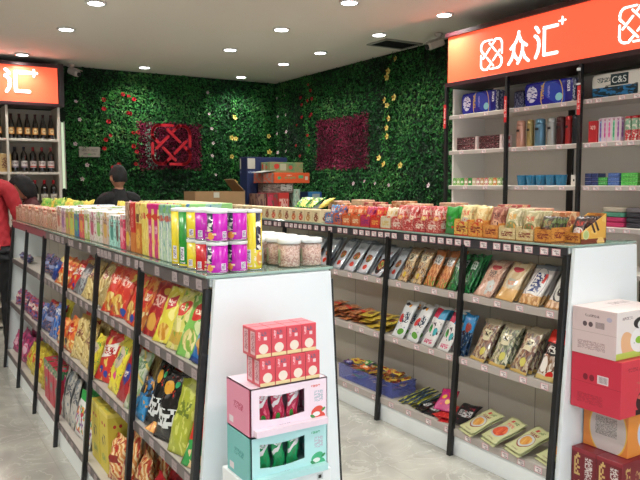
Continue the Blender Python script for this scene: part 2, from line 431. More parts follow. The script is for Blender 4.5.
vine([(2.24, 1.72), (2.26, 2.0), (2.29, 2.3), (2.25, 2.62), (2.33, 2.70), (2.48, 2.71), (2.58, 2.66), (2.60, 2.4), (2.64, 2.2), (2.62, 1.95), (2.62, 1.78)],
     [(2.555, 2.68), (2.62, 2.65), (2.54, 2.48), (2.57, 2.47), (2.657, 2.24), (2.60, 2.235), (2.603, 2.07), (2.64, 2.0), (2.623, 1.85), (2.247, 2.62), (2.245, 2.51), (2.30, 2.36), (2.32, 2.19), (2.26, 2.14), (2.243, 2.03), (2.481, 2.70), (2.34, 1.80), (2.41, 1.84)],
     'red', 'b', 'arch-shaped vine of red roses on the back hedge beside the knot emblem', 260)
vine([(1.95, 2.9), (1.97, 2.6), (2.0, 2.35), (1.98, 2.1), (2.02, 1.8), (2.0, 1.6)], [(1.92, 2.58, 'white'), (1.96, 2.37, 'white'), (1.90, 2.08, 'white'), (2.03, 1.83, 'white'), (1.97, 1.66, 'white')], 'white', 'b',
     'sparse white flower vine on the hedge nearest the wine shelves', 120)
vine([(3.62, 2.9), (3.60, 2.6), (3.66, 2.3), (3.62, 2.0), (3.66, 1.7)], [(3.60, 2.80), (3.62, 2.52), (3.655, 2.33), (3.67, 2.14), (3.655, 1.97), (3.70, 1.72)], 'white', 'b',
     'white flower vine just beyond the knot emblem on the back hedge', 120)
vine([(3.98, 2.75), (3.99, 2.45), (3.97, 2.2), (3.99, 1.9), (3.95, 1.75)], [(3.985, 2.49), (3.94, 2.22), (4.0, 2.21), (3.94, 1.97), (3.98, 1.62)], 'yellow', 'b',
     'yellow flower vine on the back hedge between white vine and room corner', 140)
vine([(4.40, 2.75), (4.44, 2.5), (4.48, 2.3), (4.46, 2.1), (4.49, 1.9)], [(4.50, 2.26), (4.51, 2.04)], 'yellow', 'b',
     'nearly bare vine with thin pale leaves close to the room corner', 90)
vine([(8.45, 2.9), (8.44, 2.5), (8.46, 2.1), (8.45, 1.8)], [(8.48, 2.78), (8.46, 2.52), (8.48, 2.29), (8.46, 2.03)], 'white', 's',
     'white flower vine on the side hedge closest to the room corner', 70)
vine([(8.22, 2.9), (8.2, 2.5), (8.22, 2.1), (8.2, 1.8)], [(8.25, 2.8), (8.23, 2.53), (8.22, 2.3), (8.23, 2.04)], 'white', 's',
     'white flower vine on the side hedge, next to the red rose vine', 70)
vine([(7.65, 2.95), (7.66, 2.75), (7.75, 2.55), (7.68, 2.3), (7.65, 2.05), (7.7, 1.8)], [(7.64, 2.86), (7.58, 2.78), (7.83, 2.71), (7.66, 2.66), (7.55, 2.67), (7.80, 2.62), (7.80, 2.46), (7.56, 2.48), (7.60, 2.45), (7.93, 2.37), (7.66, 2.22), (7.95, 2.10), (7.62, 2.09), (7.85, 1.96)],
     'darkred', 's', 'red rose vine on the side hedge beside the plain burgundy panel', 170)
vine([(5.85, 2.98), (5.97, 2.75), (5.95, 2.5), (6.0, 2.3), (6.02, 2.1), (6.05, 1.85), (5.9, 1.6)], [(5.845, 2.91), (5.97, 2.80), (5.99, 2.74), (5.865, 2.51), (6.03, 2.50), (5.99, 2.44), (5.955, 2.30), (5.99, 2.20), (5.98, 2.11), (6.13, 1.88), (6.04, 1.81), (5.75, 1.79)],
     'yellow', 's', 'yellow flower vine on the side hedge nearest the tall shelving', 220, .05)
for i, (y, z) in enumerate([(6.62, 1.60), (6.40, 1.625), (6.2, 1.60), (5.95, 1.585), (5.3, 1.58)]):
    vine([(y, z), (y+.02, z-.25)], [(y, z)], 'white', 's', 'small white flower low on side hedge, %s counted from the plain burgundy panel' % ORD[i], 14, group='low white flowers')

# ---------------------------------------------------------------- ceiling things
lens = plain('downlight_lens', '#ffffff', .4, emis=9.0)
trimw = plain('downlight_ring', '#d8d8d4', .4)
ring_me = lathe('ring', [(.058, 0), (.075, -.004), (.078, 0), (.076, .012), (.058, .012), (.058, 0)], trimw, 24)
lens_me = lathe('lens', [(.001, -.001), (.058, -.001), (.058, .006), (.001, .006)], lens, 24)
LAMPS = []
def downlight(x, y, label, z):
    e = empty('downlight', (x, y, z-.0125), 0, label, 'ceiling light', 'recessed ceiling downlights')
    ob('ring', ring_me, e); ob('lens', lens_me, e)
    LAMPS.append((x, y, z-.03))
rows = {1.36: [(8.1, 0), (6.35, 1), (5.33, 1), (4.3, 1), (3.2, 1), (2.1, 1), (1.0, 1), (-.5, 1)],
        2.96: [(8.22, 0), (6.45, 1), (5.38, 1), (4.33, 1), (3.2, 1), (2.1, 1), (1.0, 1), (-.5, 1)],
        3.96: [(8.3, 0), (7.15, 0), (6.34, 0), (5.30, 0), (4.40, 0)]}
rows[-.25] = [(y, 1) for y in (6.4, 5.3, 4.2, 3.1, 2.0, .9, -.5)]; rows[-1.85] = [(y, 1) for y in (6.4, 4.7, 3.0, 1.3)]  # two unseen lamp rows, added to brighten the open aisle floor
rn = {-.25: 'added row over the open aisle', -1.85: 'added row nearest the plain wall', 1.36: 'row over the chip rack', 2.96: 'row over the pouch rack', 3.96: 'row along the side hedge'}
for x, ys in rows.items():
    for i, (y, low) in enumerate(ys):
        xx = {1.36: 1.27, 2.96: 2.65}.get(x, x) if y > 8 and x < 3.5 else x
        downlight(xx, y, 'round white recessed downlight, %s from the back wall in %s' % (ORD[i], rn[x]), 2.95 if low else 3.0)
dk = plain('vent_dark', '#2b2c2b', .7); vf = plain('vent_frame', '#8f8d86', .5)
v = empty('ceiling_vent', (4.36, 5.57, 2.985), 0, 'dark rectangular air vent in the ceiling above the side hedge', 'vent')
ob('backing', boxmesh('backing', .40, .28, .004, dk, 0, z0=.008), v)
for x, y, w, d in ((0, .15, .46, .03), (0, -.15, .46, .03), (.215, 0, .03, .27), (-.215, 0, .03, .27)): ob('frame', boxmesh('frame', w, d, .014, vf, .002), v, (x, y, 0))
for i in range(9): ob('slat', boxmesh('slat', .40, .012, .003, dk, 0), v, (0, -.12+.03*i, .003), (.5, 0, 0))
cam_w = plain('camera_white_shell', '#c9c1b8', .4)
def cctv(x, y, z, rz, label):
    e = empty('security_camera', (x, y, z), rz, label, 'security camera')
    ob('mount', lathe('mount', [(.035, 0), (.04, -.01), (.02, -.035), (.012, -.05), (.012, -.07)][::-1], cam_w, 14), e, (0, 0, 0))
    ob('housing', boxmesh('housing', .075, .16, .07, cam_w, .014, z0=-.035), e, (0, -.03, -.10), (.35, 0, 0))
    ob('hood', boxmesh('hood', .085, .18, .008, cam_w, .003), e, (0, -.045, -.064), (.35, 0, 0))
    ob('lens', lathe('lens', [(.001, 0), (.024, 0), (.024, .02), (.001, .02)], black_metal, 14), e, (0, -.108, -.13), (pi/2+.35, 0, 0))
cctv(1.86, 8.45, 2.9995, .5, 'white security camera at the ceiling beside the lit sign over the wines')
cctv(4.42, 4.98, 2.9995, -1.9, 'white security camera at the ceiling beside the tall shelving sign')

# ---------------------------------------------------------------- lit signs
orange = plain('backlit_orange_acrylic', '#f0583a', .3, emis=.86)
white_em = plain('backlit_white_letters', '#ffffff', .3, emis=1.0)
maroon_trim = plain('sign_dark_trim', '#3a1d22', .35)
ZHONG = [[(.5, 1.0), (.48, .86), (.36, .68), (.12, .50)], [(.5, .9), (.62, .68), (.88, .52)],
         [(.28, .60), (.26, .34), (.16, .15), (.02, .02)], [(.27, .36), (.36, .22), (.46, .12)],
         [(.70, .60), (.68, .34), (.58, .14), (.46, .0)], [(.69, .36), (.80, .16), (.98, .02)]]
HUI = [[(.06, .96), (.12, .92), (.20, .80)], [(.04, .70), (.12, .66), (.20, .56), (.22, .40), (.18, .2), (.08, .04)],
       [(.98, .88), (.44, .88), (.44, .08), (.98, .08)]]
PLUS = [[(0, .5), (1, .5)], [(.5, 0), (.5, 1)]]
def sign(loc, rz, W, z0, z1, dep, items, label):
    e = empty('lightbox_sign', loc, rz, label, 'sign'); H = z1-z0
    ob('case', boxmesh('case', W, dep-.02, H, maroon_trim, .002), e, (0, dep/2, z0-loc[2]))
    ob('face', boxmesh('face', W-.01, .01, H, orange, 0), e, (0, .002, z0-loc[2]))
    for zz, hh in ((z1, .035), (z0-.035, .035)): ob('trim_bar', boxmesh('trim_bar', W+.02, dep+.03, hh, maroon_trim, .002), e, (0, dep/2-.012, zz-loc[2]))
    for nm, st, x, z, sx, sz, w in items:
        ob(nm, strokes(nm, st, w, .006, white_em, sx, sz), e, (x, -.004, z-loc[2]))
    return e
# side wall sign: local x runs towards -Y, origin at Y=1.9
def xs(y): return 1.9-y
its = []
for k in (0, -1.245, -2.49):
    its += [('knot_logo', KNOT, xs(4.103+k), 2.507, .222, .225, .0135), ('character', ZHONG, xs(3.815+k), 2.51, .205, .235, .022),
            ('character', HUI, xs(3.566+k), 2.515, .215, .24, .024), ('plus_mark', PLUS, xs(3.342+k), 2.725, .055, .05, .012)]
sign((4.1, 1.9, 2.45), QX, 5.2, 2.452, 2.836, .35, its, 'long orange lightbox sign with white 众汇+ lettering above the tall side shelving')
sx0 = .35
its = [('knot_logo', KNOT, .46-sx0, 2.60, .24, .25, .018), ('character', ZHONG, .78-sx0, 2.60, .24, .25, .034), ('character', HUI, 1.10-sx0, 2.60, .26, .255, .034), ('plus_mark', PLUS, 1.37-sx0, 2.79, .07, .07, .022)]
sign((sx0, 8.25, 2.5), 0, 2.62, 2.505, 2.90, .33, its, 'orange lightbox sign with white 汇+ lettering above the wine shelves')
slab('trim_2', 1.665, 1.72, 8.235, 8.64, 2.475, 2.95, plain('dark_post', '#2c2426', .5))

# slit window beside the wine shelving
w2 = empty('window_2', (1.765, 8.62, 1.55)); w2['kind'] = 'structure'
ob('pane', boxmesh('pane', .028, .01, .78, plain('daylit_frosted_pane', '#cfe6c4', .4, emis=.5), 0), w2)
for x in (-.020, .020): ob('frame', boxmesh('frame', .012, .02, .8, cream_board, 0), w2, (x, -.004, -.01))

# ---------------------------------------------------------------- wine shelving
wshelf = plain('wine_shelf_board', '#dad3c6', .5, grain=.02); wback = plain('wine_shelf_back', '#b3aa99', .6)
wc = empty('wine_shelving', (.35, 8.44, 0), 0, 'cream wooden wine shelving under the orange sign against the back wall', 'shelving')
def P(name, w, d, h, mat, x, y, z, par, **k): return ob(name, boxmesh(name, w, d, h, mat, **k), par, (x, y, z))
P('back_panel', 2.62, .012, 2.46, wback, 0, .19, .0, wc)
for x in (1.113-.35+.0, 1.655-.35, .555-.35, 0-.35, -.95): P('upright', .026, .38, 2.465, wshelf, x, 0, 0, wc)
WZ = [2.105, 1.735, 1.365, 1.0, .63, .26, .05]
for z in WZ: P('shelf', 2.60, .37, .025, wshelf, 0, 0, z-.025, wc)
dark_glass = plain('dark_bottle_glass', '#120e0e', .08, coat=.6)
bot_prof = [(.030, 0), (.036, .004), (.037, .02), (.037, .18), (.033, .205), (.018, .225), (.0135, .24), (.0135, .275)]
slim_prof = [(.027, 0), (.033, .004), (.034, .02), (.031, .15), (.024, .19), (.0145, .225), (.0125, .25), (.0125, .27)]
WK = {'amber': (slim_prof, art('label_amber', '#c98f4a', [('e', .5, .5, .3, .35, '#e8cf9a'), ('t', .3, .4, .7, .6, '#8a4a20', 3, 2)]), plain('cap_brown', '#3a1418', .4)),
      'navy': (bot_prof, art('label_white', '#d8d0cc', [('t', .2, .5, .8, .8, '#6a5a66', 4, 2), ('r', 0, 0, 1, .22, '#8f8390')]), plain('cap_navy', '#1d1830', .4)),
      'redlab': (bot_prof, art('label_white_red', '#dccfca', [('t', .2, .5, .8, .8, '#6a5050', 4, 2), ('r', 0, .06, 1, .25, '#c8453c')]), plain('cap_red', '#8f1c26', .4)),
      'redcap': (bot_prof, art('label_cream', '#d9d3c6', [('t', .2, .3, .8, .7, '#8a8070', 4, 3)]), plain('cap_bright_red', '#b51f2c', .4))}
WM = {}
for k, (pf, lab_, cp) in WK.items():
    rtop = pf[-1][0]; zt = pf[-1][1]
    WM[k] = (lathe('bottle_glass', pf, dark_glass, 16), lathe('label', [(pf[2][0]+.0008, .05), (pf[3][0]+.0012, .125)], lab_, 10, a0=-1.35, a1=1.35),
             lathe('capsule', [(rtop+.001, zt-.045), (rtop+.0015, zt-.008), (rtop+.003, zt-.006), (rtop+.003, zt+.004), (.002, zt+.006)], cp, 14))
def bottle(kind, x, y, z, label, group):
    e = empty('wine_bottle', (x, y, z+.0008), random.uniform(-.25, .25), label, 'bottle', group); a = WM[kind]
    ob('bottle_glass', a[0], e); ob('label', a[1], e); ob('capsule', a[2], e)
for i in range(6): bottle('amber', 1.165+i*.0835, 8.33, WZ[0], 'slim dark wine bottle with amber label, %s from divider on top wine shelf' % ORD[i], 'amber-label wine bottles')
for i in range(3): bottle('amber', .87+i*.0835, 8.33, WZ[0], 'slim dark wine bottle at far end of top wine shelf, %s before divider' % ORD[2-i], 'amber-label wine bottles')
for i in range(5): bottle('navy' if i < 2 else 'redlab', 1.19+i*.095, 8.33, WZ[1], 'wide dark wine bottle with %s label, %s from divider on second wine shelf' % ('plain white' if i < 2 else 'white and red', ORD[i]), 'white-label wine bottles')
for i in range(5): bottle('redcap', 1.19+i*.1, 8.33, WZ[2], 'red-capped wine bottle with cream label, %s from divider on third wine shelf' % ORD[i], 'red-capped wine bottles')
wred = art('wine_gift_red', '#a3202a', [('r', .1, .3, .9, .7, '#d8c8a8'), ('t', .2, .4, .8, .6, '#8a2020', 4, 1)])
wyel = art('wine_gift_yellow', '#c8a868', [('t', .2, .2, .8, .8, '#7a4a20', 3, 3)])
for i in range(4):
    o = ob('gift_box', boxmesh('gift_box', .12, .12, .20, wyel if i == 3 else wred), None, (.68+i*.135, 8.34, WZ[1]+.0008)); tag(o, '%s gift box on second wine shelf, %s before the divider' % ('tan' if i == 3 else 'red', ORD[3-i]), 'box', 'gift boxes among the wines')
for i in range(3):
    o = ob('gift_box', boxmesh('gift_box', .15, .12, .085, wred), None, (.70+i*.165, 8.34, WZ[2]+.0008)); tag(o, 'flat red gift box on third wine shelf, %s before the divider' % ORD[2-i], 'box', 'gift boxes among the wines')

# ---------------------------------------------------------------- tall side shelving
cab = empty('tall_shelving', (4.38, 1.9, 0), QX, 'tall white wall shelving with black posts under the long orange sign', 'shelving')
# local x = 1.9 - Y ; local y = X - 4.38
cw = plain('cabinet_white', '#efe9e1', .45, grain=.01)
P('back_panel', 5.2, .015, 2.41, cw, 0, .16, 0, cab)
P('end_panel', .02, .5, 2.41, cw, -2.59, .03, 0, cab)
CZ = [2.178, 1.878, 1.583, 1.302, 1.0, .7, .4, .12]
for z in CZ:
    s = P('shelf', 5.16, .42, .012, cw, 0, -.06, z-.012, cab)
    lip = P('price_channel', 5.16, .006, .03, light_channel, 0, -.214, -.022, s)
    if z > 1.2:
        tg = boxmesh('price_tag', .05, .002, .026, tag_pink, 0)
        for i, y in enumerate([4.3, 4.05, 3.72, 3.6, 3.45, 3.3, 3.08, 2.98, 2.86, 2.74, 2.62]):
            ob('price_tag', tg, lip, (1.9-y+random.uniform(-.03, .03), -.0045, .002))
stick = art('red_sticker', '#d02a30', [('t', .25, .2, .75, .85, '#f0d8d4', 1, 4)])
for i, y in enumerate([4.49, 3.805, 3.135, 2.46, 1.79, 1.1, .4]):
    p = P('post', .024, .03, 2.42, black_metal, 1.9-y, -.30, 0, cab)
    if i < 3: P('sticker', .026, .004, .20, stick, 0, -.018, 2.07, p, bev=0)
    if i == 2: P('lamp_clip', .026, .012, .02, white_board, 0, -.026, 2.37, p); P('lamp_clip', .03, .012, .012, white_board, 0, -.026, 2.275, p)
for y in (4.54, 3.55, 2.9, 2.2): P('back_upright', .05, .02, 2.4, black_metal, 1.9-y, .14, 0, cab)

def goods(name, me, loc, label, cat, group=None, rot=(0, 0, QX), z=None):
    o = ob(name, me, None, loc, rot)
    if z is not None: rest(o, z)
    return tag(o, label, cat, group)
X0 = 4.14
tis = art('tissue_pack_blue', '#27289a', [('e', .17, .5, .12, .34, '#d9dcf2'), ('n', 14, .55, '#27289a', (.05, .1, .3, .9)), ('e', .62, .5, .2, .55, '#2e49b8', 20),
      ('o', .58, .3, .22, 1.0, '#d8b860', .93), ('t', .36, .25, .42, .85, '#d8b050', 1, 5), ('t', .5, .3, .54, .8, '#8f96e0', 1, 5), ('e', .72, .28, .07, .16, '#8fd4e0'), ('r', .84, .0, 1, 1, '#232183'), ('t', .88, .45, .94, .9, '#e0e0f0', 1, 4)], .25)
tis_s = art('tissue_pack_side', '#4a4f7c', [('s', 3, .5, '#b9bccb', 0), ('n', 9, .5, '#3a3d60')], .3)
def loaf(w, d, h, mats, seed=1):
    """soft plastic-wrapped brick: box with puffed, rounded sides"""
    bm = bmesh.new(); bmesh.ops.create_cube(bm, size=1); bmesh.ops.subdivide_edges(bm, edges=bm.edges[:], cuts=7, use_grid_fill=True)
    R = random.Random(seed); a, b = R.uniform(0, 6), R.uniform(0, 6); uvl = bm.loops.layers.uv.new('UVMap'); bm.normal_update()
    for f in bm.faces:
        n = f.normal; ax = max(range(3), key=lambda i: abs(n[i])); f.material_index = 0 if ax == 1 else 1; f.smooth = True
        for lp in f.loops:
            c = lp.vert.co; lp[uvl].uv = ((c.x+.5 if n.y < 0 else .5-c.x, c.z+.5) if ax != 0 else (c.y+.5, c.z+.5))
    for v in bm.verts:
        c = v.co.copy(); e = 1-.10*max(0, (abs(c.x)*2)**8+(abs(c.y)*2)**8+(abs(c.z)*2)**8-1)/2
        c = c*e; w2 = 1+.03*sin(c.x*9+a)*sin(c.z*7+b); v.co = Vector((c.x*w, c.y*d*w2, (c.z+.5)*h))
    me = bpy.data.meshes.new('pack'); bm.to_mesh(me); bm.free()
    for m in mats: me.materials.append(m)
    return me
tm = loaf(.41, .13, .178, [tis, tis_s]); tm2 = loaf(.46, .13, .178, [tis, tis_s], 2)
goods('tissue_pack', tm, (X0+.08, 4.19, 0), 'dark blue tissue roll pack on the top shelf nearest the hedge', 'tissue pack', 'blue tissue packs', z=CZ[0])
goods('tissue_pack', tm2, (X0+.08, 3.48, 0), 'dark blue tissue roll pack in the middle bay of top shelf', 'tissue pack', 'blue tissue packs', z=CZ[0])
rolls = art('roll_ends', '#5a5f86', [('s', 6, .4, '#a9acc4', 0), ('n', 7, .52, '#2b2c5e')], .35)
goods('tissue_pack', loaf(.10, .10, .16, [rolls, rolls], 3), (X0+.22, 3.90, 0), 'half-hidden dark roll pack behind the post of the hedge-side bay', 'tissue pack', z=CZ[0])
cs_mat = art('tissue_box_teal', '#d8d5cd', [('r', 0, .0, .58, .42, '#12303c'), ('n', 8, .5, '#2272a8', (0, 0, .56, .42)), ('n', 6, .55, '#0f2028', (.1, 0, .58, .5)), ('r', .62, .55, 1, 1, '#123648'), ('n', 7, .5, '#2a82b4', (.62, .6, 1, 1)),
       ('t', .07, .62, .3, .82, '#4a5a5c', 4, 2), ('e', .85, .25, .1, .2, '#9fb8b8')], .3)
def cspack(y, label):
    o = goods('tissue_pack', loaf(.62, .14, .165, [cs_mat, cs_mat], 4), (X0+.08, y, 0), label, 'tissue pack', 'teal and white tissue packs', z=CZ[0])
    plate = P('label_patch', .13, .004, .075, plain('dark_teal_patch', '#16343a', .4), -.085, -.072, .075, o)
    cu = bpy.data.curves.new('cs', 'FONT'); cu.body = 'C&S'; cu.size = .062; cu.extrude = .001; cu.align_x = 'CENTER'
    tmp = bpy.data.objects.new('tmp', cu); COL.objects.link(tmp); bpy.context.view_layer.update()
    me = bpy.data.meshes.new_from_object(tmp.evaluated_get(bpy.context.evaluated_depsgraph_get())); bpy.data.objects.remove(tmp)
    me.materials.clear(); me.materials.append(plain('print_white', '#e8ecea', .5))
    ob('lettering', me, o, (-.085, -.0762, .09), (pi/2, 0, 0))
cspack(2.80, 'teal and white tissue pack lettered C&S on the top shelf')
cspack(2.10, 'second teal and white C&S tissue pack, farther from the hedge')
# second shelf
fm = art('facial_box', '#1d1416', [('n', 9, .60, '#a87a80'), ('n', 14, .64, '#e0c8c8'), ('r', .9, 0, 1, 1, '#d8ccc8'), ('n', 20, .6, '#8a2030')], .3)
fm2 = art('facial_box_end', '#ddd2ce', [('r', .2, .2, .8, .8, '#c02030'), ('n', 12, .55, '#e8d8d8')], .3)
for i, y in enumerate([4.33, 4.06]):
    for k in range(2):
        goods('tissue_box', boxmesh('tissue_box', .25 if i else .24, .12, .055, [fm, fm2, fm2]), (X0+.09, y, 0), 'black floral tissue box, %s of its stack, %s the hedge on second shelf' % (['bottom', 'top'][k], ['nearer', 'farther from'][i]), 'tissue box', 'black floral tissue boxes', z=CZ[1]+k*.0565)
th = [('pink', '#cf9a88', 3.765, .036), ('gold', '#a8925e', 3.672, .028), ('blue', '#5f87a0', 3.578, .04), ('silver', '#a9aaa8', 3.47, .033), ('maroon', '#4a2426', 3.385, .036), ('red', '#a82a2c', 3.318, .026), ('navy', '#22262f', 3.25, .034)]
for nm, c, y, r in th:
    m = plain('flask_'+nm, c, .28, .35)
    e = empty('thermos_flask', (X0+.06, y, CZ[1]+.0008), QX, 'tall %s thermos flask on second shelf of the middle bay' % nm, 'thermos flask', 'thermos flasks')
    ob('body', lathe('body', [(r*.9, 0), (r, .006), (r, .16), (r*.96, .168)], m, 18), e)
    ob('lid', lathe('lid', [(r*.93, .1685), (r*.95, .172), (r*.93, .202), (r*.6, .208)], m, 18), e)
    P('handle', r*.8, .004, .018, black_metal, 0, -r*1.0-.001, .12, e)
goods('flask_box', boxmesh('flask_box', .07, .09, .15, [art('box_red_plain', '#b52a30', [('t', .2, .6, .8, .8, '#e0b0a8', 3, 1)])]), (X0+.06, 3.085, 0), 'plain red box at the post end of the toothbrush shelf', 'box', z=CZ[1])
tb = [('#7fa8c8', '#7a4aa0'), ('#c8b0c8', '#c04890'), ('#d0c0cc', '#d84890'), ('#88c8a8', '#30a070'), ('#b8a8c4', '#8a4a90')]
for i, (a, b) in enumerate(tb):
    m = art('toothbrush_box_%d' % i, '#d6c3cb', [('r', .25, .05, .75, .9, a), ('e', .5, .3, .22, .12, b), ('e', .5, .52, .2, .12, b), ('e', .5, .72, .18, .1, b), ('t', .2, .86, .8, .96, '#a04a70', 3, 1)])
    goods('toothbrush_box', boxmesh('toothbrush_box', .032, .05, .165, m), (X0+.05, 3.03-i*.034, 0), 'slim %s toothbrush pack, %s from the red box on second shelf' % (['lilac', 'mauve', 'pink', 'green', 'purple'][i], ORD[i]), 'toothbrush pack', 'toothbrush packs', z=CZ[1])
for i in range(5):
    m = art('red_green_tube', '#b83038', [('r', 0, .45, 1, .9, '#7fa88a'), ('n', 9, .55, '#d8cfc0'), ('r', 0, .9, 1, 1, '#a82028')], .3)
    goods('snack_tube', lathe('snack_tube', [(.022, 0), (.023, .003), (.023, .16), (.021, .165), (.001, .165)], m, 16), (X0+.06, 2.84-i*.05, CZ[1]+.0008), 'red and green cylinder tube, %s after the toothbrush packs' % ORD[i], 'tube', 'red and green tubes')
# third shelf
for i in range(12):
    c = [('#a8c880', '#3f9a40'), ('#c8cf9a', '#6aa848'), ('#7fc060', '#2f8a38'), ('#c8b8a0', '#8a5a48'), ('#3a9a48', '#1f7a30'), ('#d0cf98', '#c0a0a0'), ('#d8c8c0', '#b04a50'), ('#cfc8a0', '#b0603a'), ('#d8d0c8', '#c83a3a'), ('#e0d8a0', '#7aa84a'), ('#d8c070', '#c84040'), ('#c8d0a0', '#488a40')][i]
    m = art('small_box_%d' % i, c[0], [('n', 5, .5, c[1]), ('r', .2, .3, .8, .6, '#e4e4d8')])
    goods('small_carton', boxmesh('small_carton', .043, .06, .062, m), (X0+.05, 4.465-i*.047, 0), 'tiny patterned carton, %s from the hedge end of third shelf' % ORD[i], 'carton', 'tiny cartons on third shelf', z=CZ[2])
cup_m = plain('blue_cup_glaze', '#2f7fa8', .25, coat=.4)
cup = lathe('cup_body', [(.032, 0), (.036, .003), (.043, .072), (.045, .078), (.042, .078), (.034, .006), (.001, .006)], cup_m, 22)
cup_h = tube('handle', [(.038, 0, .06), (.058, 0, .06), (.066, 0, .045), (.062, 0, .028), (.04, 0, .02)], .005, cup_m, 8)
for i in range(5):
    e = empty('blue_mug', (X0+.06, 3.742-i*.092, CZ[2]+.0008), QX-.95, 'blue mug on third shelf, %s in the row from the hedge side' % ORD[i], 'mug', 'blue mugs')
    ob('cup_body', cup, e); ob('handle', cup_h, e)
wb = P('card_face', .05, .05, .075, art('white_dot_box', '#dad4ca', [('e', .5, .5, .14, .12, '#151515')]), X0+.06, 3.245, CZ[2]+.0008, None)
wb.name = 'dot_box'; wb.rotation_euler = (0, 0, QX); tag(wb, 'small white box with black dot beside the blue mugs', 'box')
nv = art('navy_box', '#1c2350', [('s', 2, .12, '#6a78a8', 90), ('n', 8, .58, '#5a6aa8')]); gn = art('green_box', '#1f8a34', [('s', 2, .12, '#9ad09a', 90), ('n', 8, .6, '#b0e0a0')]); bl = art('blue_box', '#2b4a8a', [('s', 2, .12, '#a0b0d8', 90), ('n', 8, .55, '#6a88c0')]); gl = art('light_green_box', '#3aa33c', [('s', 2, .14, '#1a5a24', 90), ('n', 9, .56, '#90d880')])
rd = art('red_box', '#c03a34', [('n', 8, .55, '#e8c8b8')])
st3 = [(3.12, .05, nv, 3, 'navy'), (3.066, .05, nv, 3, 'navy, set back'), (3.0, .07, gn, 2, 'deep green'), (2.918, .085, bl, 3, 'mid blue'), (2.80, .12, gl, 3, 'bright green'), (2.67, .10, rd, 3, 'red')]
for y, w, m, n, nm in st3:
    for k in range(n):
        goods('cigarette_box', boxmesh('small_carton', w, .09, .027, m), (X0+.07, y, 0), '%s flat box on third shelf, %s in its low stack' % (nm, ['bottom', 'second from bottom', 'top'][k]), 'box', nm+' flat boxes', z=CZ[2]+k*.0285)
tw = [plain('towel_pink', '#b8325f', .85), plain('towel_pink', '#b8325f', .85), plain('towel_green', '#4f8a72', .85), plain('towel_cream', '#b5ab98', .85)]
tk = [plain('towel_charcoal', '#34333a', .85), plain('towel_charcoal', '#34333a', .85), plain('towel_charcoal', '#34333a', .85), plain('towel_grey', '#6a6468', .85)]
for ms, y, nm in ((tw, 2.905, 'pink and green'), (tk, 2.72, 'charcoal')):
    for k in range(4):
        goods('folded_towel', loaf(.165, .2, .033, [ms[k], ms[k]], k), (X0+.10, y+random.uniform(-.004, .004), 0), 'folded %s towel, %s in the %s stack on fourth shelf' % (['pink', 'pink', 'green', 'cream'][k] if nm[0] == 'p' else ['charcoal', 'charcoal', 'charcoal', 'grey'][k], ['bottom', 'second', 'third', 'top'][k], nm), 'towel', nm+' towels', z=CZ[3]+k*.0335)

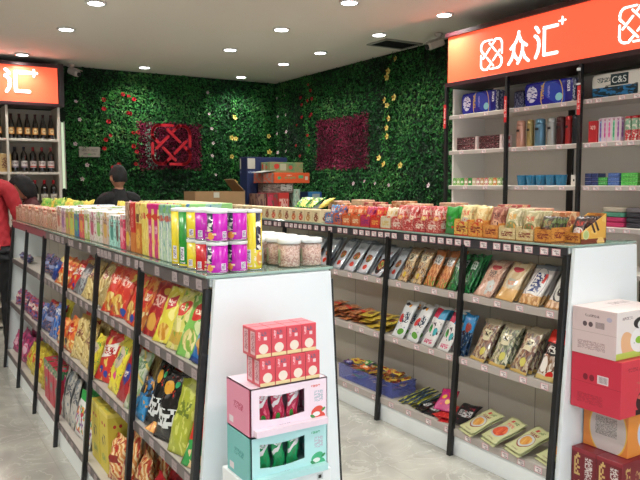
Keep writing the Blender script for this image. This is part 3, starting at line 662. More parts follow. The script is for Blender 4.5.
# ---------------------------------------------------------------- the two gondola racks
def rack(cx, xt, xb, xrt, xrb, y0, nb, s, label, chan, pw, tags):
    e = empty('display_rack', (cx, y0, 0), 0, label, 'display rack'); L = nb*s
    fx = lambda z: xb+(xt-xb)*z/1.24; rx = lambda z: xrb+(xrt-xrb)*z/1.24
    for i in range(nb+1):
        for f in (fx, rx):
            sgn = -1 if f is fx else 1
            ob('post', prism('post', (f(0)-cx, i*s, 0), (f(1.24)-cx, i*s, 1.245), pw, pw, black_metal), e)
    bp = P('back_panel', .02, L, 1.1, cream_board, (xt+xrt)/2-cx, L/2, .14, e)
    for i in range(nb*2): P('seam', .022, .004, 1.09, plain('panel_seam', '#8f887c', .6), 0, -L/2+.02+(i+.5)*s/2*1.0-.17, .005, bp, bev=0)
    P('kick_board', (xrb-xb)-.05, L-.02, .118, white_board, (xb+xrb)/2-cx, L/2, .0, e)
    P('base_deck', (rx(.17)-fx(.17))-.03, L, .03, white_board, (xb+xrb)/2-cx, L/2, .1185, e)
    for zi, z in enumerate((.95, .58, .15)):
        for f, sg in ((fx, 1), (rx, -1)):
            x0 = f(z)-cx+sg*.012; x1 = (xt+xrt)/2-cx-sg*.011
            if zi == 2: sh = P('shelf', abs(x1-x0), L-.035, .01, light_shelf, (x0+x1)/2, L/2, z, e)
            else: sh = P('shelf', abs(x1-x0), L-.02, .01, light_shelf, (x0+x1)/2, L/2, z, e)
            c = P('price_channel', .005, L-.02, .042, chan[1], -sg*(abs(x1-x0)/2+.0035), 0, -.034, sh)
            if sg == 1:
                tg = boxmesh('price_tag', .05, .002, .033, tags[1], 0)
                n = 0; y = -L/2+.08
                while y < L/2-.1 and n < 24:
                    ob('price_tag', tg, c, (-.0035, y, .004), (0, 0, QX)); y += random.uniform(.11, .22) if tags[2] else .13; n += 1
    tp = P('top_board', xrt-xt-.01, L+.02, .03, white_board, (xt+xrt)/2-cx, L/2, 1.252, e)
    P('glass_top', xrt-xt+.02, L+.05, .010, glass_green, (xt+xrt)/2-cx-.004, L/2, 1.283, e)
    c = P('price_channel', .006, L+.01, .052, chan[0], -(xrt-xt)/2-.002, 0, -.024, tp)
    if pw < .026: P('price_channel', .008, 1.5, .053, mauve_channel, -(xrt-xt)/2-.002, L/2-.75, -.0245, tp)
    tg = boxmesh('price_tag', .052, .002, .036, tags[0], 0)
    y = -L/2+.06; n = 0
    while y < L/2-(1.5 if pw < .026 else .05) and n < 40:
        ob('price_tag', tg, c, (-.0045, y, .008), (0, 0, QX)); y += random.choice([.075, .10, .13, .075]) if tags[2] else random.choice([.07, .12, .2]); n += 1
    for yy, nm in ((-.03, 'end_panel'), (L+.03, 'end_panel')):
        t = .02; v = []
        for y_ in (yy-t/2, yy+t/2):
            v += [(xb-cx+.012, y_, 0), (xrb-cx-.016, y_, 0), (xrt-cx-.016, y_, 1.279), (xt-cx+.012, y_, 1.279)]
        ob(nm, mesh(nm, v, [(0, 1, 2, 3), (7, 6, 5, 4), (0, 4, 5, 1), (1, 5, 6, 2), (2, 6, 7, 3), (3, 7, 4, 0)], white_gloss), e)
    return fx
light_shelf = plain('pale_wire_shelf', '#c3bdb4', .45, grain=.02)
Y1, S1, Y2, S2 = 2.155, .7225, 2.225, .7185
f1 = rack(1.13, .895, .7835, 1.380, 1.448, Y1, 6, S1, 'long shop rack of chip bags with canisters and jars on top', (grey_channel, grey_channel), .024, (tag_grey, tag_grey, 0))
f2 = rack(3.08, 2.827, 2.735, 3.35, 3.43, Y2, 6, S2, 'long shop rack of food pouches beside the tall side shelving', (dark_channel, light_channel), .028, (tag_pink, tag_pink, 1))
ZT = 1.2935
S = [.9605, .5905, .1605]      # shelf top surfaces
# ---------------------------------------------------------------- printed artwork of the snacks
FOOD = lambda a, b, c: [a, b, c, a]
A = {}
A['yellowchip'] = art('bag_yellow', '#e0d24a', [('n', 3, .55, '#efe58a'), ('r', .28, .60, .72, .82, '#c8283a', 14), ('t', .33, .66, .67, .77, '#f0e6d0', 3, 1, ), ('v', 9, ['#d8a040', '#e8c870', '#c88a30'], (.2, .05, .8, .3), (.5, .2, .3, .15))], .28)
A['yellowchip2'] = art('bag_pale_yellow', '#d8d470', [('n', 4, .5, '#e6dc9a'), ('e', .5, .7, .3, .13, '#d83a30', 10), ('t', .32, .66, .68, .74, '#f4ecd0', 3, 1), ('r', .1, .1, .9, .3, '#c8a848'), ('n', 6, .6, '#7aa23a')], .28)
A['greenchip'] = art('bag_lime', '#7fc05a', [('n', 3, .56, '#d6e2a8'), ('e', .5, .72, .3, .14, '#d4382e', 12), ('t', .32, .68, .68, .76, '#f2f0d0', 3, 1), ('v', 9, ['#d6c880', '#e8dca0', '#8ab04a'], (.2, .08, .8, .45), (.5, .27, .3, .18))], .28)
A['bluechip'] = art('bag_blue', '#2f72b8', [('n', 3, .56, '#7fb4d6'), ('e', .5, .75, .3, .12, '#d4382e', 10), ('t', .32, .71, .68, .79, '#f2f0d0', 3, 1), ('v', 8, ['#d6a860', '#e8cfa0', '#b87a3a'], (.2, .1, .8, .45), (.5, .28, .32, .17)), ('r', 0, 0, 1, .07, '#1c3f86')], .28)
A['redchip'] = art('bag_red', '#cf3a2c', [('t', .18, .62, .82, .82, '#efc8b8', 3, 1), ('e', .78, .84, .16, .09, '#dcc25a'), ('n', 5, .56, '#e0704a'), ('v', 8, ['#d8b050', '#e6d088', '#b4622c'], (.1, .05, .9, .45), (.45, .24, .36, .2)), ('e', .8, .12, .14, .08, '#2a4a9a')], .3)
A['orangechip'] = art('bag_orange', '#d8642e', [('e', .5, .62, .34, .2, '#c02a24'), ('t', .25, .56, .75, .7, '#f0dcc0', 3, 1), ('n', 5, .54, '#e2a050'), ('e', .3, .2, .2, .12, '#262a5a'), ('v', 9, ['#e0b868', '#c87838', '#ecd8a0'], (.3, .05, .95, .35))], .3)
A['darkred'] = art('bag_dark_red', '#a3242c', [('n', 4, .54, '#c8503c'), ('t', .2, .55, .8, .75, '#d8b0a0', 3, 1), ('e', .5, .25, .3, .16, '#d8a048'), ('e', .75, .86, .16, .07, '#c8a040')], .3)
A['beige'] = art('bag_beige', '#c8b070', [('s', 7, .35, '#ddcc94', 60), ('t', .2, .5, .8, .66, '#7a3a3a', 4, 1), ('n', 6, .58, '#8a6a34'), ('r', .0, .9, 1, 1, '#a88a48')], .35)
A['beigeprawn'] = art('bag_cream_striped', '#d8c48a', [('s', 9, .4, '#b8944e', 35), ('r', .2, .62, .8, .8, '#b4403a'), ('t', .25, .65, .75, .77, '#ecd8c0', 3, 1), ('n', 7, .6, '#ecdcae')], .35)
A['grey'] = art('bag_grey', '#6a6a6c', [('r', .5, 0, .8, 1, '#9a9ea0', 5), ('n', 5, .55, '#54404a'), ('t', .2, .5, .8, .7, '#c0b0a8', 3, 1)], .3)
A['navynet'] = art('bag_navy', '#232e58', [('n', 8, .52, '#54628c'), ('n', 13, .58, '#b0785a'), ('r', .1, .4, .9, .55, '#8a93b8')], .35)
A['navycream'] = art('bag_navy_cream', '#1f3478', [('r', 0, .7, 1, 1, '#c8b870'), ('e', .5, .45, .25, .15, '#3c6ab4'), ('t', .3, .4, .7, .5, '#e0e0e0', 3, 1)], .35)
A['cobalt'] = art('bag_cobalt', '#1f4a98', [('s', 5, .4, '#5a8ac8', 10), ('n', 9, .58, '#c8a080'), ('t', .1, .7, .9, .85, '#d8d8d8', 4, 1)], .35)
A['redblue'] = art('bag_red_blue', '#54304c', [('n', 6, .5, '#b04a50'), ('n', 9, .55, '#3a62a8'), ('t', .1, .5, .9, .7, '#d8c8b8', 4, 1)], .35)
A['lays'] = art('bag_red_white', '#c8342c', [('r', .12, .5, .88, .75, '#e8e0d8', 12), ('t', .2, .55, .8, .7, '#b01c24', 3, 1), ('e', .3, .22, .1, .07, '#1f3a98'), ('e', .65, .16, .1, .07, '#1f3a98'), ('n', 4, .58, '#e0c060')], .3)
A['yellowcorn'] = art('bag_bright_yellow', '#e6d83e', [('n', 4, .56, '#c8a83a'), ('e', .5, .6, .3, .2, '#c8b8a0'), ('t', .3, .55, .7, .68, '#6a5a78', 3, 2), ('e', .6, .3, .12, .08, '#d83a8a'), ('n', 7, .62, '#3f9a48')], .3)
A['whitegreen'] = art('bag_white_green', '#c2c8b4', [('n', 4, .52, '#8aa878'), ('s', 4, .2, '#d8c468', 70), ('v', 7, ['#c86a50', '#d8c8b0', '#8a9a70'], (.1, .1, .7, .45)), ('t', .2, .7, .8, .85, '#5a7a5a', 3, 1)], .3)
A['black'] = art('bag_black', '#141416', [('n', 5, .58, '#2c2c30'), ('t', .15, .18, .85, .45, '#d8dcdc', 2, 1), ('e', .4, .75, .2, .1, '#d8a03a'), ('n', 8, .64, '#c83a2c', (.2, .6, .8, .95)), ('e', .7, .8, .07, .05, '#3aa86a')], .22)
A['bluesnack'] = art('bag_sky_blue', '#3a90c8', [('r', 0, .6, 1, 1, '#26262a'), ('n', 5, .55, '#2a6aa0'), ('n', 6, .6, '#d8a050')], .28)
A['orangeband'] = art('bag_amber', '#e0a23e', [('s', 5, .3, '#c8703a', 40), ('r', 0, .7, 1, .85, '#e8d04a'), ('v', 12, ['#c8342c', '#3a9a4a', '#e8d04a'], (0, .7, 1, .85)), ('n', 7, .6, '#f0c880')], .3)
A['redgreen'] = art('bag_red_green', '#cf3828', [('r', .0, .0, 1, .4, '#2f9a48', 8), ('n', 4, .54, '#e8c898'), ('t', .2, .6, .8, .8, '#f0e0c8', 3, 1)], .3)
A['olive'] = art('bag_lime_dark', '#a8b03a', [('n', 5, .54, '#ccd06a'), ('t', .2, .5, .8, .7, '#6a7a2a', 3, 1)], .3)
A['striped'] = art('bag_orange_striped', '#cf8a4a', [('s', 9, .45, '#e8d0a0', 50), ('n', 6, .56, '#b03a2a'), ('r', .2, .45, .8, .6, '#8a2a24')], .3)
A['redblue2'] = art('bag_crimson', '#a41c26', [('e', .5, .5, .3, .2, '#2a3a88'), ('t', .3, .45, .7, .56, '#e8d8d0', 3, 1), ('n', 5, .57, '#7a101a')], .3)
A['pinkpurple'] = art('bag_pink', '#b84a7a', [('n', 5, .5, '#7a3458'), ('e', .5, .5, .25, .2, '#e0b8c8'), ('n', 9, .6, '#c8305a')], .3)
A['mustard'] = art('bag_mustard', '#c8b83c', [('n', 5, .52, '#a89028'), ('e', .5, .55, .25, .14, '#c8442c'), ('n', 9, .6, '#e8dc80')], .32)
A['redtub'] = art('box_red_green_lid', '#b42a3a', [('r', 0, .8, 1, 1, '#2f7a44'), ('n', 7, .56, '#e0d0b8', (0, .78, 1, 1)), ('e', .5, .45, .2, .12, '#3aa08a'), ('n', 4, .58, '#c83a7a')], .35)
A['whitegrey'] = art('bag_white_grey', '#b8b4ac', [('r', .3, 0, .55, 1, '#3a3a3e'), ('n', 5, .56, '#7a8288'), ('t', .6, .5, .95, .75, '#5a5a60', 2, 2)], .35)
A['whitecolour'] = art('bag_white_candy', '#dcdcd8', [('v', 11, ['#dcdcd8', '#dcdcd8', '#c83a4a', '#3a9a5a', '#e0a040', '#7a4a8a', '#dcdcd8'], (.08, .08, .92, .7)), ('r', 0, .82, 1, 1, '#2f9a48')], .3)
A['yellowbox'] = art('box_yellow', '#cdbb45', [('e', .35, .78, .08, .03, '#b02a2a'), ('e', .65, .78, .08, .03, '#b02a2a'), ('n', 9, .55, '#4a4248', (.3, .4, .7, .6)), ('t', .25, .15, .75, .28, '#8a9a50', 4, 1), ('r', .0, .93, 1, 1, '#dccc66')], .5)
# pouches of the second rack
A['silver'] = art('pouch_silver', '#b4bac0', [('e', .5, .50, .30, .13, '#7a4434'), ('v', 12, ['#a84a34', '#c8854a', '#7a3a2a', '#5a6a3a'], (.2, .3, .8, .7), (.5, .5, .26, .10)), ('e', .5, .22, .2, .08, '#c83c2c'), ('t', .2, .74, .7, .86, '#8a9098', 4, 1), ('r', .0, .95, 1, 1, '#8a949c')], .25, .25)
A['silverdish'] = art('pouch_silver_bowl', '#bcc0c6', [('e', .5, .34, .4, .25, '#1c181a'), ('e', .5, .38, .30, .17, '#a83024'), ('v', 12, ['#d8a860', '#a83828', '#e0c8a0', '#6a8a3a'], (0, 0, 1, 1), (.5, .38, .26, .14)), ('t', .2, .72, .8, .84, '#a85058', 5, 1)], .25, .25)
A['nuts'] = art('pouch_clear_nuts', '#a8865c', [('v', 16, ['#b8986a', '#8a5e3c', '#d4bc90', '#6e4a34', '#c8a87a', '#9a9a90']), ('r', .25, .62, .75, .86, '#c8bc9a'), ('t', .3, .66, .7, .82, '#3a3a34', 2, 2), ('e', .45, .22, .15, .08, '#d4b83c'), ('r', 0, .92, 1, 1, '#8a6a4a')], .16, coat=.3)
A['brown'] = art('pouch_brown_green', '#b06c38', [('v', 14, ['#c07a44', '#d69a60', '#a45a30'], (0, 0, 1, .6)), ('r', .15, .6, .85, .85, '#b8b4ac'), ('t', .2, .64, .8, .8, '#4a4a4a', 3, 1), ('n', 6, .55, '#4f8a34', (0, 0, 1, .25)), ('r', 0, .88, 1, 1, '#a8602e')], .22, coat=.2)
A['greenp'] = art('pouch_green', '#1f5a34', [('n', 6, .52, '#2f8a48'), ('n', 11, .58, '#123a24'), ('r', .15, .62, .7, .84, '#b8c0b8'), ('t', .2, .66, .65, .8, '#2a5a3a', 3, 1)], .22, coat=.2)
A['pinkmeat'] = art('pouch_clear_pink', '#c49a86', [('n', 5, .5, '#d8b49c'), ('e', .5, .82, .26, .07, '#c84a54'), ('t', .3, .55, .7, .72, '#6a6460', 3, 2), ('r', .5, .1, .85, .45, '#b8bcb8', 14), ('n', 12, .6, '#b07a64')], .18, coat=.3)
A['pinkmeat2'] = art('pouch_clear_beige', '#d0b48c', [('n', 5, .5, '#dcc8a4'), ('e', .5, .82, .28, .07, '#c84a54'), ('e', .5, .45, .3, .12, '#b8b4a4'), ('t', .3, .4, .7, .5, '#d8885a', 3, 1), ('r', 0, 0, 1, .3, '#d6a868')], .18, coat=.3)
A['navytext'] = art('pouch_white_navy_print', '#ccc4c0', [('e', .5, .5, .34, .42, '#d8d4d0'), ('o', .5, .5, .38, .44, '#5a6474', .94), ('t', .25, .3, .75, .78, '#25346a', 2, 3), ('r', .0, 0, 1, .24, '#cda06c'), ('v', 14, ['#c8965a', '#dcb888', '#b07a48'], (0, 0, 1, .22)), ('r', .68, .55, .8, .8, '#b83a34'), ('r', 0, .9, 1, 1, '#7a8088')], .22)
A['whitedish'] = art('pouch_white_bowl', '#d0ccc6', [('e', .5, .4, .36, .26, '#34343a'), ('e', .5, .44, .32, .22, '#cfccc4'), ('t', .3, .34, .7, .55, '#3a3030', 2, 1), ('e', .25, .75, .1, .06, '#b83a3a'), ('e', .75, .82, .1, .06, '#b83a3a'), ('v', 13, ['#c89a6a', '#b07a4a', '#dcb890'], (0, 0, 1, .2))], .22)
A['cartoon'] = art('pouch_white_snack', '#d2d4d4', [('e', .3, .5, .2, .12, '#c83c38'), ('t', .45, .4, .85, .7, '#3a4656', 2, 2), ('e', .6, .16, .25, .08, '#5a9a3a'), ('e', .5, .88, .1, .05, '#d8903a'), ('e', .25, .9, .16, .05, '#4a4a50'), ('n', 9, .63, '#2c4a8a', (.1, .1, .9, .5))], .25)
A['tealred'] = art('pouch_red_teal_white', '#d4d2d0', [('r', .0, .7, .5, .95, '#b82c4a'), ('r', .5, .68, 1, .95, '#3a90b8'), ('e', .3, .42, .14, .1, '#3a9a4a'), ('e', .7, .36, .14, .1, '#3aa0a8'), ('n', 10, .58, '#3a3038', (.1, .25, .9, .62)), ('t', .2, .06, .8, .16, '#c83a6a', 4, 1)], .25)
A['bluedark'] = art('pouch_blue_black', '#1c3a5c', [('r', 0, .6, 1, 1, '#2a86c0'), ('e', .6, .7, .25, .12, '#9a3a2c'), ('n', 8, .54, '#20242a', (0, 0, 1, .6)), ('n', 12, .62, '#8aa0b0')], .22)
A['dates'] = art('pouch_clear_labelled', '#8a7460', [('v', 13, ['#8a6450', '#a89474', '#6a4a44', '#b8ac94', '#79706a']), ('r', .25, .52, .72, .78, '#d6cca8'), ('t', .3, .62, .68, .74, '#2a2420', 3, 1), ('e', .62, .26, .16, .10, '#c8c060'), ('r', 0, 0, 1, .07, '#c8a860'), ('r', 0, .92, 1, 1, '#bcae92')], .14, coat=.4)
A['dates2'] = art('pouch_clear_green', '#7c8060', [('v', 13, ['#8a9070', '#b8b490', '#5a6450', '#c8c4ac', '#79706a']), ('r', .25, .52, .72, .78, '#d6cca8'), ('t', .3, .62, .68, .74, '#2a2420', 3, 1), ('e', .62, .26, .16, .10, '#c8c060'), ('r', 0, 0, 1, .07, '#c8a860'), ('r', 0, .92, 1, 1, '#bcae92')], .14, coat=.4)
A['blackred'] = art('pouch_white_black_red', '#c8c0b4', [('r', .0, .5, 1, .78, '#1c1818'), ('r', .0, .76, 1, 1, '#d83428'), ('t', .2, .55, .8, .7, '#e0dcd4', 2, 1), ('v', 11, ['#6a4a34', '#8a6a50', '#d8d0c4', '#a89484'], (.1, .12, .9, .5)), ('e', .7, .12, .2, .07, '#c02a24'), ('r', 0, 0, 1, .09, '#c8b070'), ('e', .25, .3, .18, .16, '#e4e0d8')], .2, coat=.2)
A['palegreen'] = art('packet_pale_green', '#c8ca98', [('e', .5, .42, .38, .24, '#8a3428'), ('e', .5, .43, .355, .215, '#c4c8c8'), ('v', 6, ['#d89a4a', '#e0b060', '#cf8638'], (0, 0, 1, 1), (.5, .43, .27, .16)), ('r', .3, .8, .44, .9, '#c03028'), ('t', .48, .8, .78, .9, '#7a8a5a', 2, 1), ('t', .25, .66, .75, .75, '#8a2a34', 5, 1), ('t', .3, .07, .7, .11, '#8a7a6a', 6, 1)], .4)
A['palegreenred'] = art('packet_pale_green_red', '#c8ca98', [('e', .5, .40, .38, .24, '#b8b8b0'), ('v', 6, ['#d85a3a', '#e0744a', '#c8442c'], (0, 0, 1, 1), (.5, .40, .33, .19)), ('r', .3, .8, .44, .9, '#c03028'), ('t', .48, .8, .78, .9, '#7a8a5a', 2, 1), ('t', .25, .64, .75, .75, '#d8606a', 5, 1), ('t', .3, .07, .7, .11, '#8a7a6a', 6, 1)], .4)
A['brownflat'] = art('packet_brown', '#9a4a2c', [('n', 4, .5, '#c07a44'), ('n', 8, .58, '#d8b080'), ('r', 0, .4, 1, .55, '#c8342c')], .3)
A['yellowflat'] = art('packet_yellow', '#c8a83a', [('n', 4, .54, '#e0cc5a'), ('e', .5, .5, .25, .18, '#7a3a2a'), ('n', 8, .6, '#5a6a30')], .3)
A['pinkpack'] = art('packet_magenta', '#b01c6a', [('e', .3, .6, .14, .1, '#d8b040'), ('e', .65, .4, .14, .1, '#d8b040'), ('n', 6, .6, '#d83a30')], .3)
A['blackpack'] = art('packet_black_white', '#1a1a1e', [('t', .15, .35, .85, .65, '#c8c8c8', 3, 2), ('n', 7, .62, '#8a2030')], .3)
A['redpack'] = art('packet_red', '#c02028', [('n', 6, .56, '#e05a4a'), ('t', .2, .4, .8, .6, '#f0d0c8', 3, 1)], .3)
A['yelblack'] = art('stick_yellow_black', '#1c2a30', [('r', 0, .0, .4, 1, '#d2d040'), ('n', 9, .6, '#4a6a9a')], .3)
for k, (a, b) in {'yellow': ('#d8b848', '#8a3a30'), 'orange': ('#d8743a', '#f0e0c0'), 'green': ('#3a9a48', '#e0d8b0'), 'navy': ('#2a2c6a', '#a0a0c8')}.items():
    A['mini_'+k] = art('mini_'+k, a, [('e', .5, .5, .3, .22, b), ('n', 7, .6, '#c8442c')], .3)

DESC = {'yellowchip': 'yellow chip bag with red badge', 'yellowchip2': 'pale yellow chip bag', 'greenchip': 'lime green chip bag', 'bluechip': 'blue chip bag', 'redchip': 'puffy red chip bag',
 'orangechip': 'orange chip bag', 'darkred': 'dark red chip bag', 'beige': 'beige cracker bag', 'beigeprawn': 'cream striped bag', 'grey': 'grey snack bag', 'navynet': 'navy snack bag', 'navycream': 'navy and cream bag',
 'cobalt': 'cobalt blue bag', 'redblue': 'red and blue patterned bag', 'lays': 'red and white bag', 'yellowcorn': 'bright yellow bag', 'whitegreen': 'white and green bag', 'black': 'glossy black snack bag',
 'bluesnack': 'sky-blue and black bag', 'orangeband': 'amber bag with colourful band', 'redgreen': 'red and green bag', 'olive': 'lime yellow bag', 'striped': 'orange striped bag', 'redblue2': 'crimson bag with blue oval',
 'pinkpurple': 'pink and purple bag', 'mustard': 'mustard yellow bag', 'whitegrey': 'white and grey bag', 'whitecolour': 'white bag with candy dots',
 'silver': 'silver pouch with food picture', 'silverdish': 'silver pouch with red dish', 'nuts': 'clear pouch of nuts', 'brown': 'brown snack pouch', 'greenp': 'dark green pouch', 'pinkmeat': 'clear pinkish pouch',
 'pinkmeat2': 'clear beige pouch', 'navytext': 'white pouch with navy print', 'whitedish': 'white pouch with bowl picture', 'cartoon': 'white snack pouch', 'tealred': 'red and teal panelled pouch',
 'bluedark': 'blue and black pouch', 'dates': 'clear dried-fruit pouch', 'dates2': 'clear greenish pouch', 'blackred': 'pouch with black and red top', 'palegreen': 'pale green packet', 'palegreenred': 'pale green packet with red dish'}
SHN = ['upper shelf', 'middle shelf', 'bottom shelf']
cnt = {}
def stackof(rackno, sh, key, Y, n, W, H, T, lean, yaw=0, roll=0, x0=.02, gap=None, drop=.0, stand=False, lay=False):
    f = f1 if rackno == 1 else f2; z = S[sh]; rk = 'chip rack' if rackno == 1 else 'pouch rack'
    k = cnt[rackno, sh] = cnt.get((rackno, sh), 0)+1
    for i in range(n):
        kk = key if i == 0 or rackno == 2 or sh == 2 else ['darkred', 'yellowchip', 'redchip', 'beige', 'orangechip'][(k*2+sh) % 5]
        me = pouch(W, H+(.015 if kk != key else 0), T, A[kk], (k+i) % 3, stand)
        j = lambda a: random.uniform(-a, a)
        le = lean+j(.03 if rackno == 1 or i == 0 else .07)
        gx = (gap or T*.95/max(.3, cos(lean)))*i
        hd = DESC[kk]
        if n == 1: who = '%s, facing number %d from near end, %s of %s'
        pos = 'front one' if i == 0 else ORD[i]+' one'
        lb = '%s, %s%s of %s, %s place from near end' % (hd, (pos+' of its column, ') if n > 1 else '', SHN[sh], rk, ORD[k-1])
        if len(lb.split()) > 16: lb = '%s, %s%s, %s, %s from near end' % (hd, (pos+', ') if n > 1 else '', SHN[sh], rk, ORD[k-1])
        o = goods('snack_bag' if rackno == 1 else 'food_pouch', me, (f(z)+x0+gx+T*.5, Y+j(.006), 0), lb, 'bag' if rackno == 1 else 'pouch',
                  '%s goods on the %s' % (rk, SHN[sh]), (-le, roll+j(.07 if rackno == 1 else .03), QX+yaw+j(.16 if rackno == 1 else .05 if i == 0 else .13)), z=z+drop)
# chip rack, upper shelf (bags about 24 cm tall)
W_ = .15
for key, Y, n, yaw, roll in [('bluechip', 2.235, 2, .12, .04), ('greenchip', 2.37, 2, .1, .0), ('yellowchip2', 2.50, 2, .1, .02), ('yellowchip', 2.655, 2, .08, .03), ('darkred', 2.80, 2, .1, .0),
        ('orangechip', 2.955, 2, .1, .0), ('redchip', 3.11, 2, .08, .02), ('redchip', 3.27, 2, .08, .03), ('redchip', 3.43, 2, .1, .03), ('beigeprawn', 3.60, 2, .08, .08), ('beigeprawn', 3.77, 2, .08, .06), ('beige', 3.94, 2, .08, .06),
        ('grey', 4.11, 1, .1, .1), ('lays', 4.26, 2, .1, .08), ('orangechip', 4.44, 2, .1, .05), ('orangechip', 4.61, 1, .1, .0), ('navycream', 4.79, 1, 0, 0)]:
    stackof(1, 0, key, Y, n, .172, .24 if Y < 3.5 else .23 if Y < 4 else .19, .06, .42 if Y < 3.5 else .55, yaw, roll, x0=-.005)
for key, Y in [('navynet', 4.98), ('navynet', 5.2), ('navynet', 5.95), ('navynet', 6.2)]:
    stackof(1, 0, key, Y, 1, .17, .14 if Y < 5.5 else .07, .06, .3, 0, 0)
# a second row lying on top of the upright bags gives the red and yellow tops seen under the channel
# chip rack, middle shelf
for key, Y, n, W, H, T in [('redgreen', 2.24, 2, .14, .25, .05), ('olive', 2.39, 2, .13, .27, .05), ('black', 2.545, 2, .17, .26, .06), ('black', 2.72, 2, .16, .28, .06), ('bluesnack', 2.87, 1, .12, .17, .05), ('whitegreen', 3.0, 2, .14, .26, .05),
        ('redblue2', 3.145, 2, .15, .25, .06), ('yellowcorn', 3.32, 2, .17, .27, .07), ('lays', 3.52, 2, .17, .25, .07), ('yellowcorn', 3.70, 1, .15, .2, .06), ('beige', 3.88, 2, .17, .24, .06), ('beige', 4.07, 2, .16, .25, .06), ('orangechip', 4.28, 2, .17, .2, .06), ('orangechip', 4.48, 1, .16, .16, .06),
        ('cobalt', 4.72, 2, .18, .22, .05), ('navynet', 4.92, 1, .17, .18, .05), ('cobalt', 5.12, 2, .18, .16, .05), ('redblue', 5.38, 1, .2, .14, .06), ('redblue', 5.62, 1, .2, .13, .06), ('redblue', 5.88, 1, .2, .13, .06), ('redblue', 6.15, 1, .2, .12, .06)]:
    stackof(1, 1, key, Y, n, W+.01, H+.01, T, .36, random.uniform(0, .16), random.uniform(-.02, .1), x0=.0)
stackof(1, 1, 'orangeband', 2.64, 1, .13, .12, .03, 1.1, .2, .1, x0=-.0)
cnt[1, 1] = 22
# chip rack, bottom shelf
for key, Y, n, W, H, T in [('redblue2', 2.27, 2, .18, .22, .08), ('redblue2', 2.48, 2, .18, .24, .08), ('redblue2', 2.69, 2, .17, .24, .08), ('striped', 2.89, 2, .17, .26, .08), ('striped', 3.08, 2, .17, .3, .08), ('striped', 3.27, 1, .15, .22, .08)]:
    stackof(1, 2, key, Y, n, W, H, T, .22, random.uniform(0, .14), random.uniform(-.02, .1))
for i, y in enumerate((3.44, 3.61)):
    goods('snack_box', boxmesh('snack_box', .155, .10, .31, A['yellowbox']), (f1(.2)+.10, y-.02, 0), 'tall yellow box on bottom shelf of chip rack, %s candy-dotted bags' % ['farther from', 'beside'][i], 'box', 'tall yellow boxes', z=S[2])
cnt[1, 2] = 6
for key, Y, n, W, H, T in [('whitecolour', 3.79, 2, .17, .27, .06), ('whitecolour', 3.97, 2, .16, .26, .06), ('whitegrey', 4.15, 2, .16, .3, .05), ('whitegrey', 4.32, 2, .15, .31, .05)]:
    stackof(1, 2, key, Y, n, W, H, T, .2, .05, .03)
for i, y in enumerate((4.49, 4.65, 4.81)):
    goods('snack_box', boxmesh('snack_box', .14, .12, .27, A['redtub']), (f1(.2)+.09, y, 0), 'red carton with green top, %s after the grey bags, bottom shelf of chip rack' % ORD[i], 'box', 'red cartons with green tops', z=S[2])
for key, Y, H in [('mustard', 5.02, .26), ('mustard', 5.24, .25), ('mustard', 5.46, .24), ('mustard', 5.68, .2), ('pinkpurple', 5.90, .22), ('pinkpurple', 6.1, .24), ('pinkpurple', 6.3, .18)]:
    stackof(1, 2, key, Y, 2, .19, H, .07, .3, .1, .05)

# pouch rack, upper shelf: leaning pouches, each with more behind
for key, Y, n, W, H, T, le in [('whitedish', 2.30, 3, .14, .235, .022, .6), ('navytext', 2.455, 3, .15, .24, .022, .6), ('pinkmeat2', 2.63, 4, .15, .235, .02, .62), ('pinkmeat', 2.79, 4, .15, .235, .02, .62),
        ('greenp', 2.935, 3, .10, .24, .024, .5), ('greenp', 3.04, 3, .09, .24, .024, .5), ('brown', 3.14, 3, .10, .25, .024, .5), ('brown', 3.245, 3, .10, .245, .024, .5), ('nuts', 3.37, 4, .13, .24, .024, .5), ('nuts', 3.505, 4, .13, .24, .024, .5),
        ('silver', 3.64, 4, .12, .24, .014, .62), ('silverdish', 3.80, 3, .14, .24, .016, .66), ('silver', 3.96, 4, .14, .25, .014, .66), ('silver', 4.13, 4, .15, .26, .014, .62), ('silver', 4.30, 4, .13, .26, .014, .62),
        ('silver', 4.50, 3, .15, .25, .016, .6), ('silver', 4.68, 3, .15, .25, .016, .6), ('silverdish', 4.86, 3, .15, .25, .016, .6), ('silver', 5.05, 3, .15, .25, .016, .6)]:
    stackof(2, 0, key, Y, n, W, H, T, le, -.10, 0, x0=.0, gap=.034)
# pouch rack, middle shelf
for key, Y, n, W, H, T, le in [('blackred', 2.32, 2, .15, .27, .035, .45), ('dates', 2.49, 3, .14, .25, .026, .5), ('dates2', 2.64, 3, .14, .25, .026, .5), ('dates', 2.795, 3, .14, .25, .026, .5), ('bluedark', 2.95, 2, .12, .25, .03, .4),
        ('tealred', 3.08, 2, .14, .27, .024, .55), ('tealred', 3.225, 2, .14, .27, .024, .55), ('cartoon', 3.37, 3, .14, .26, .022, .55), ('cartoon', 3.515, 3, .14, .26, .022, .55)]:
    stackof(2, 1, key, Y, n, W, H, T, le, -.12, 0, x0=.0, gap=.036)
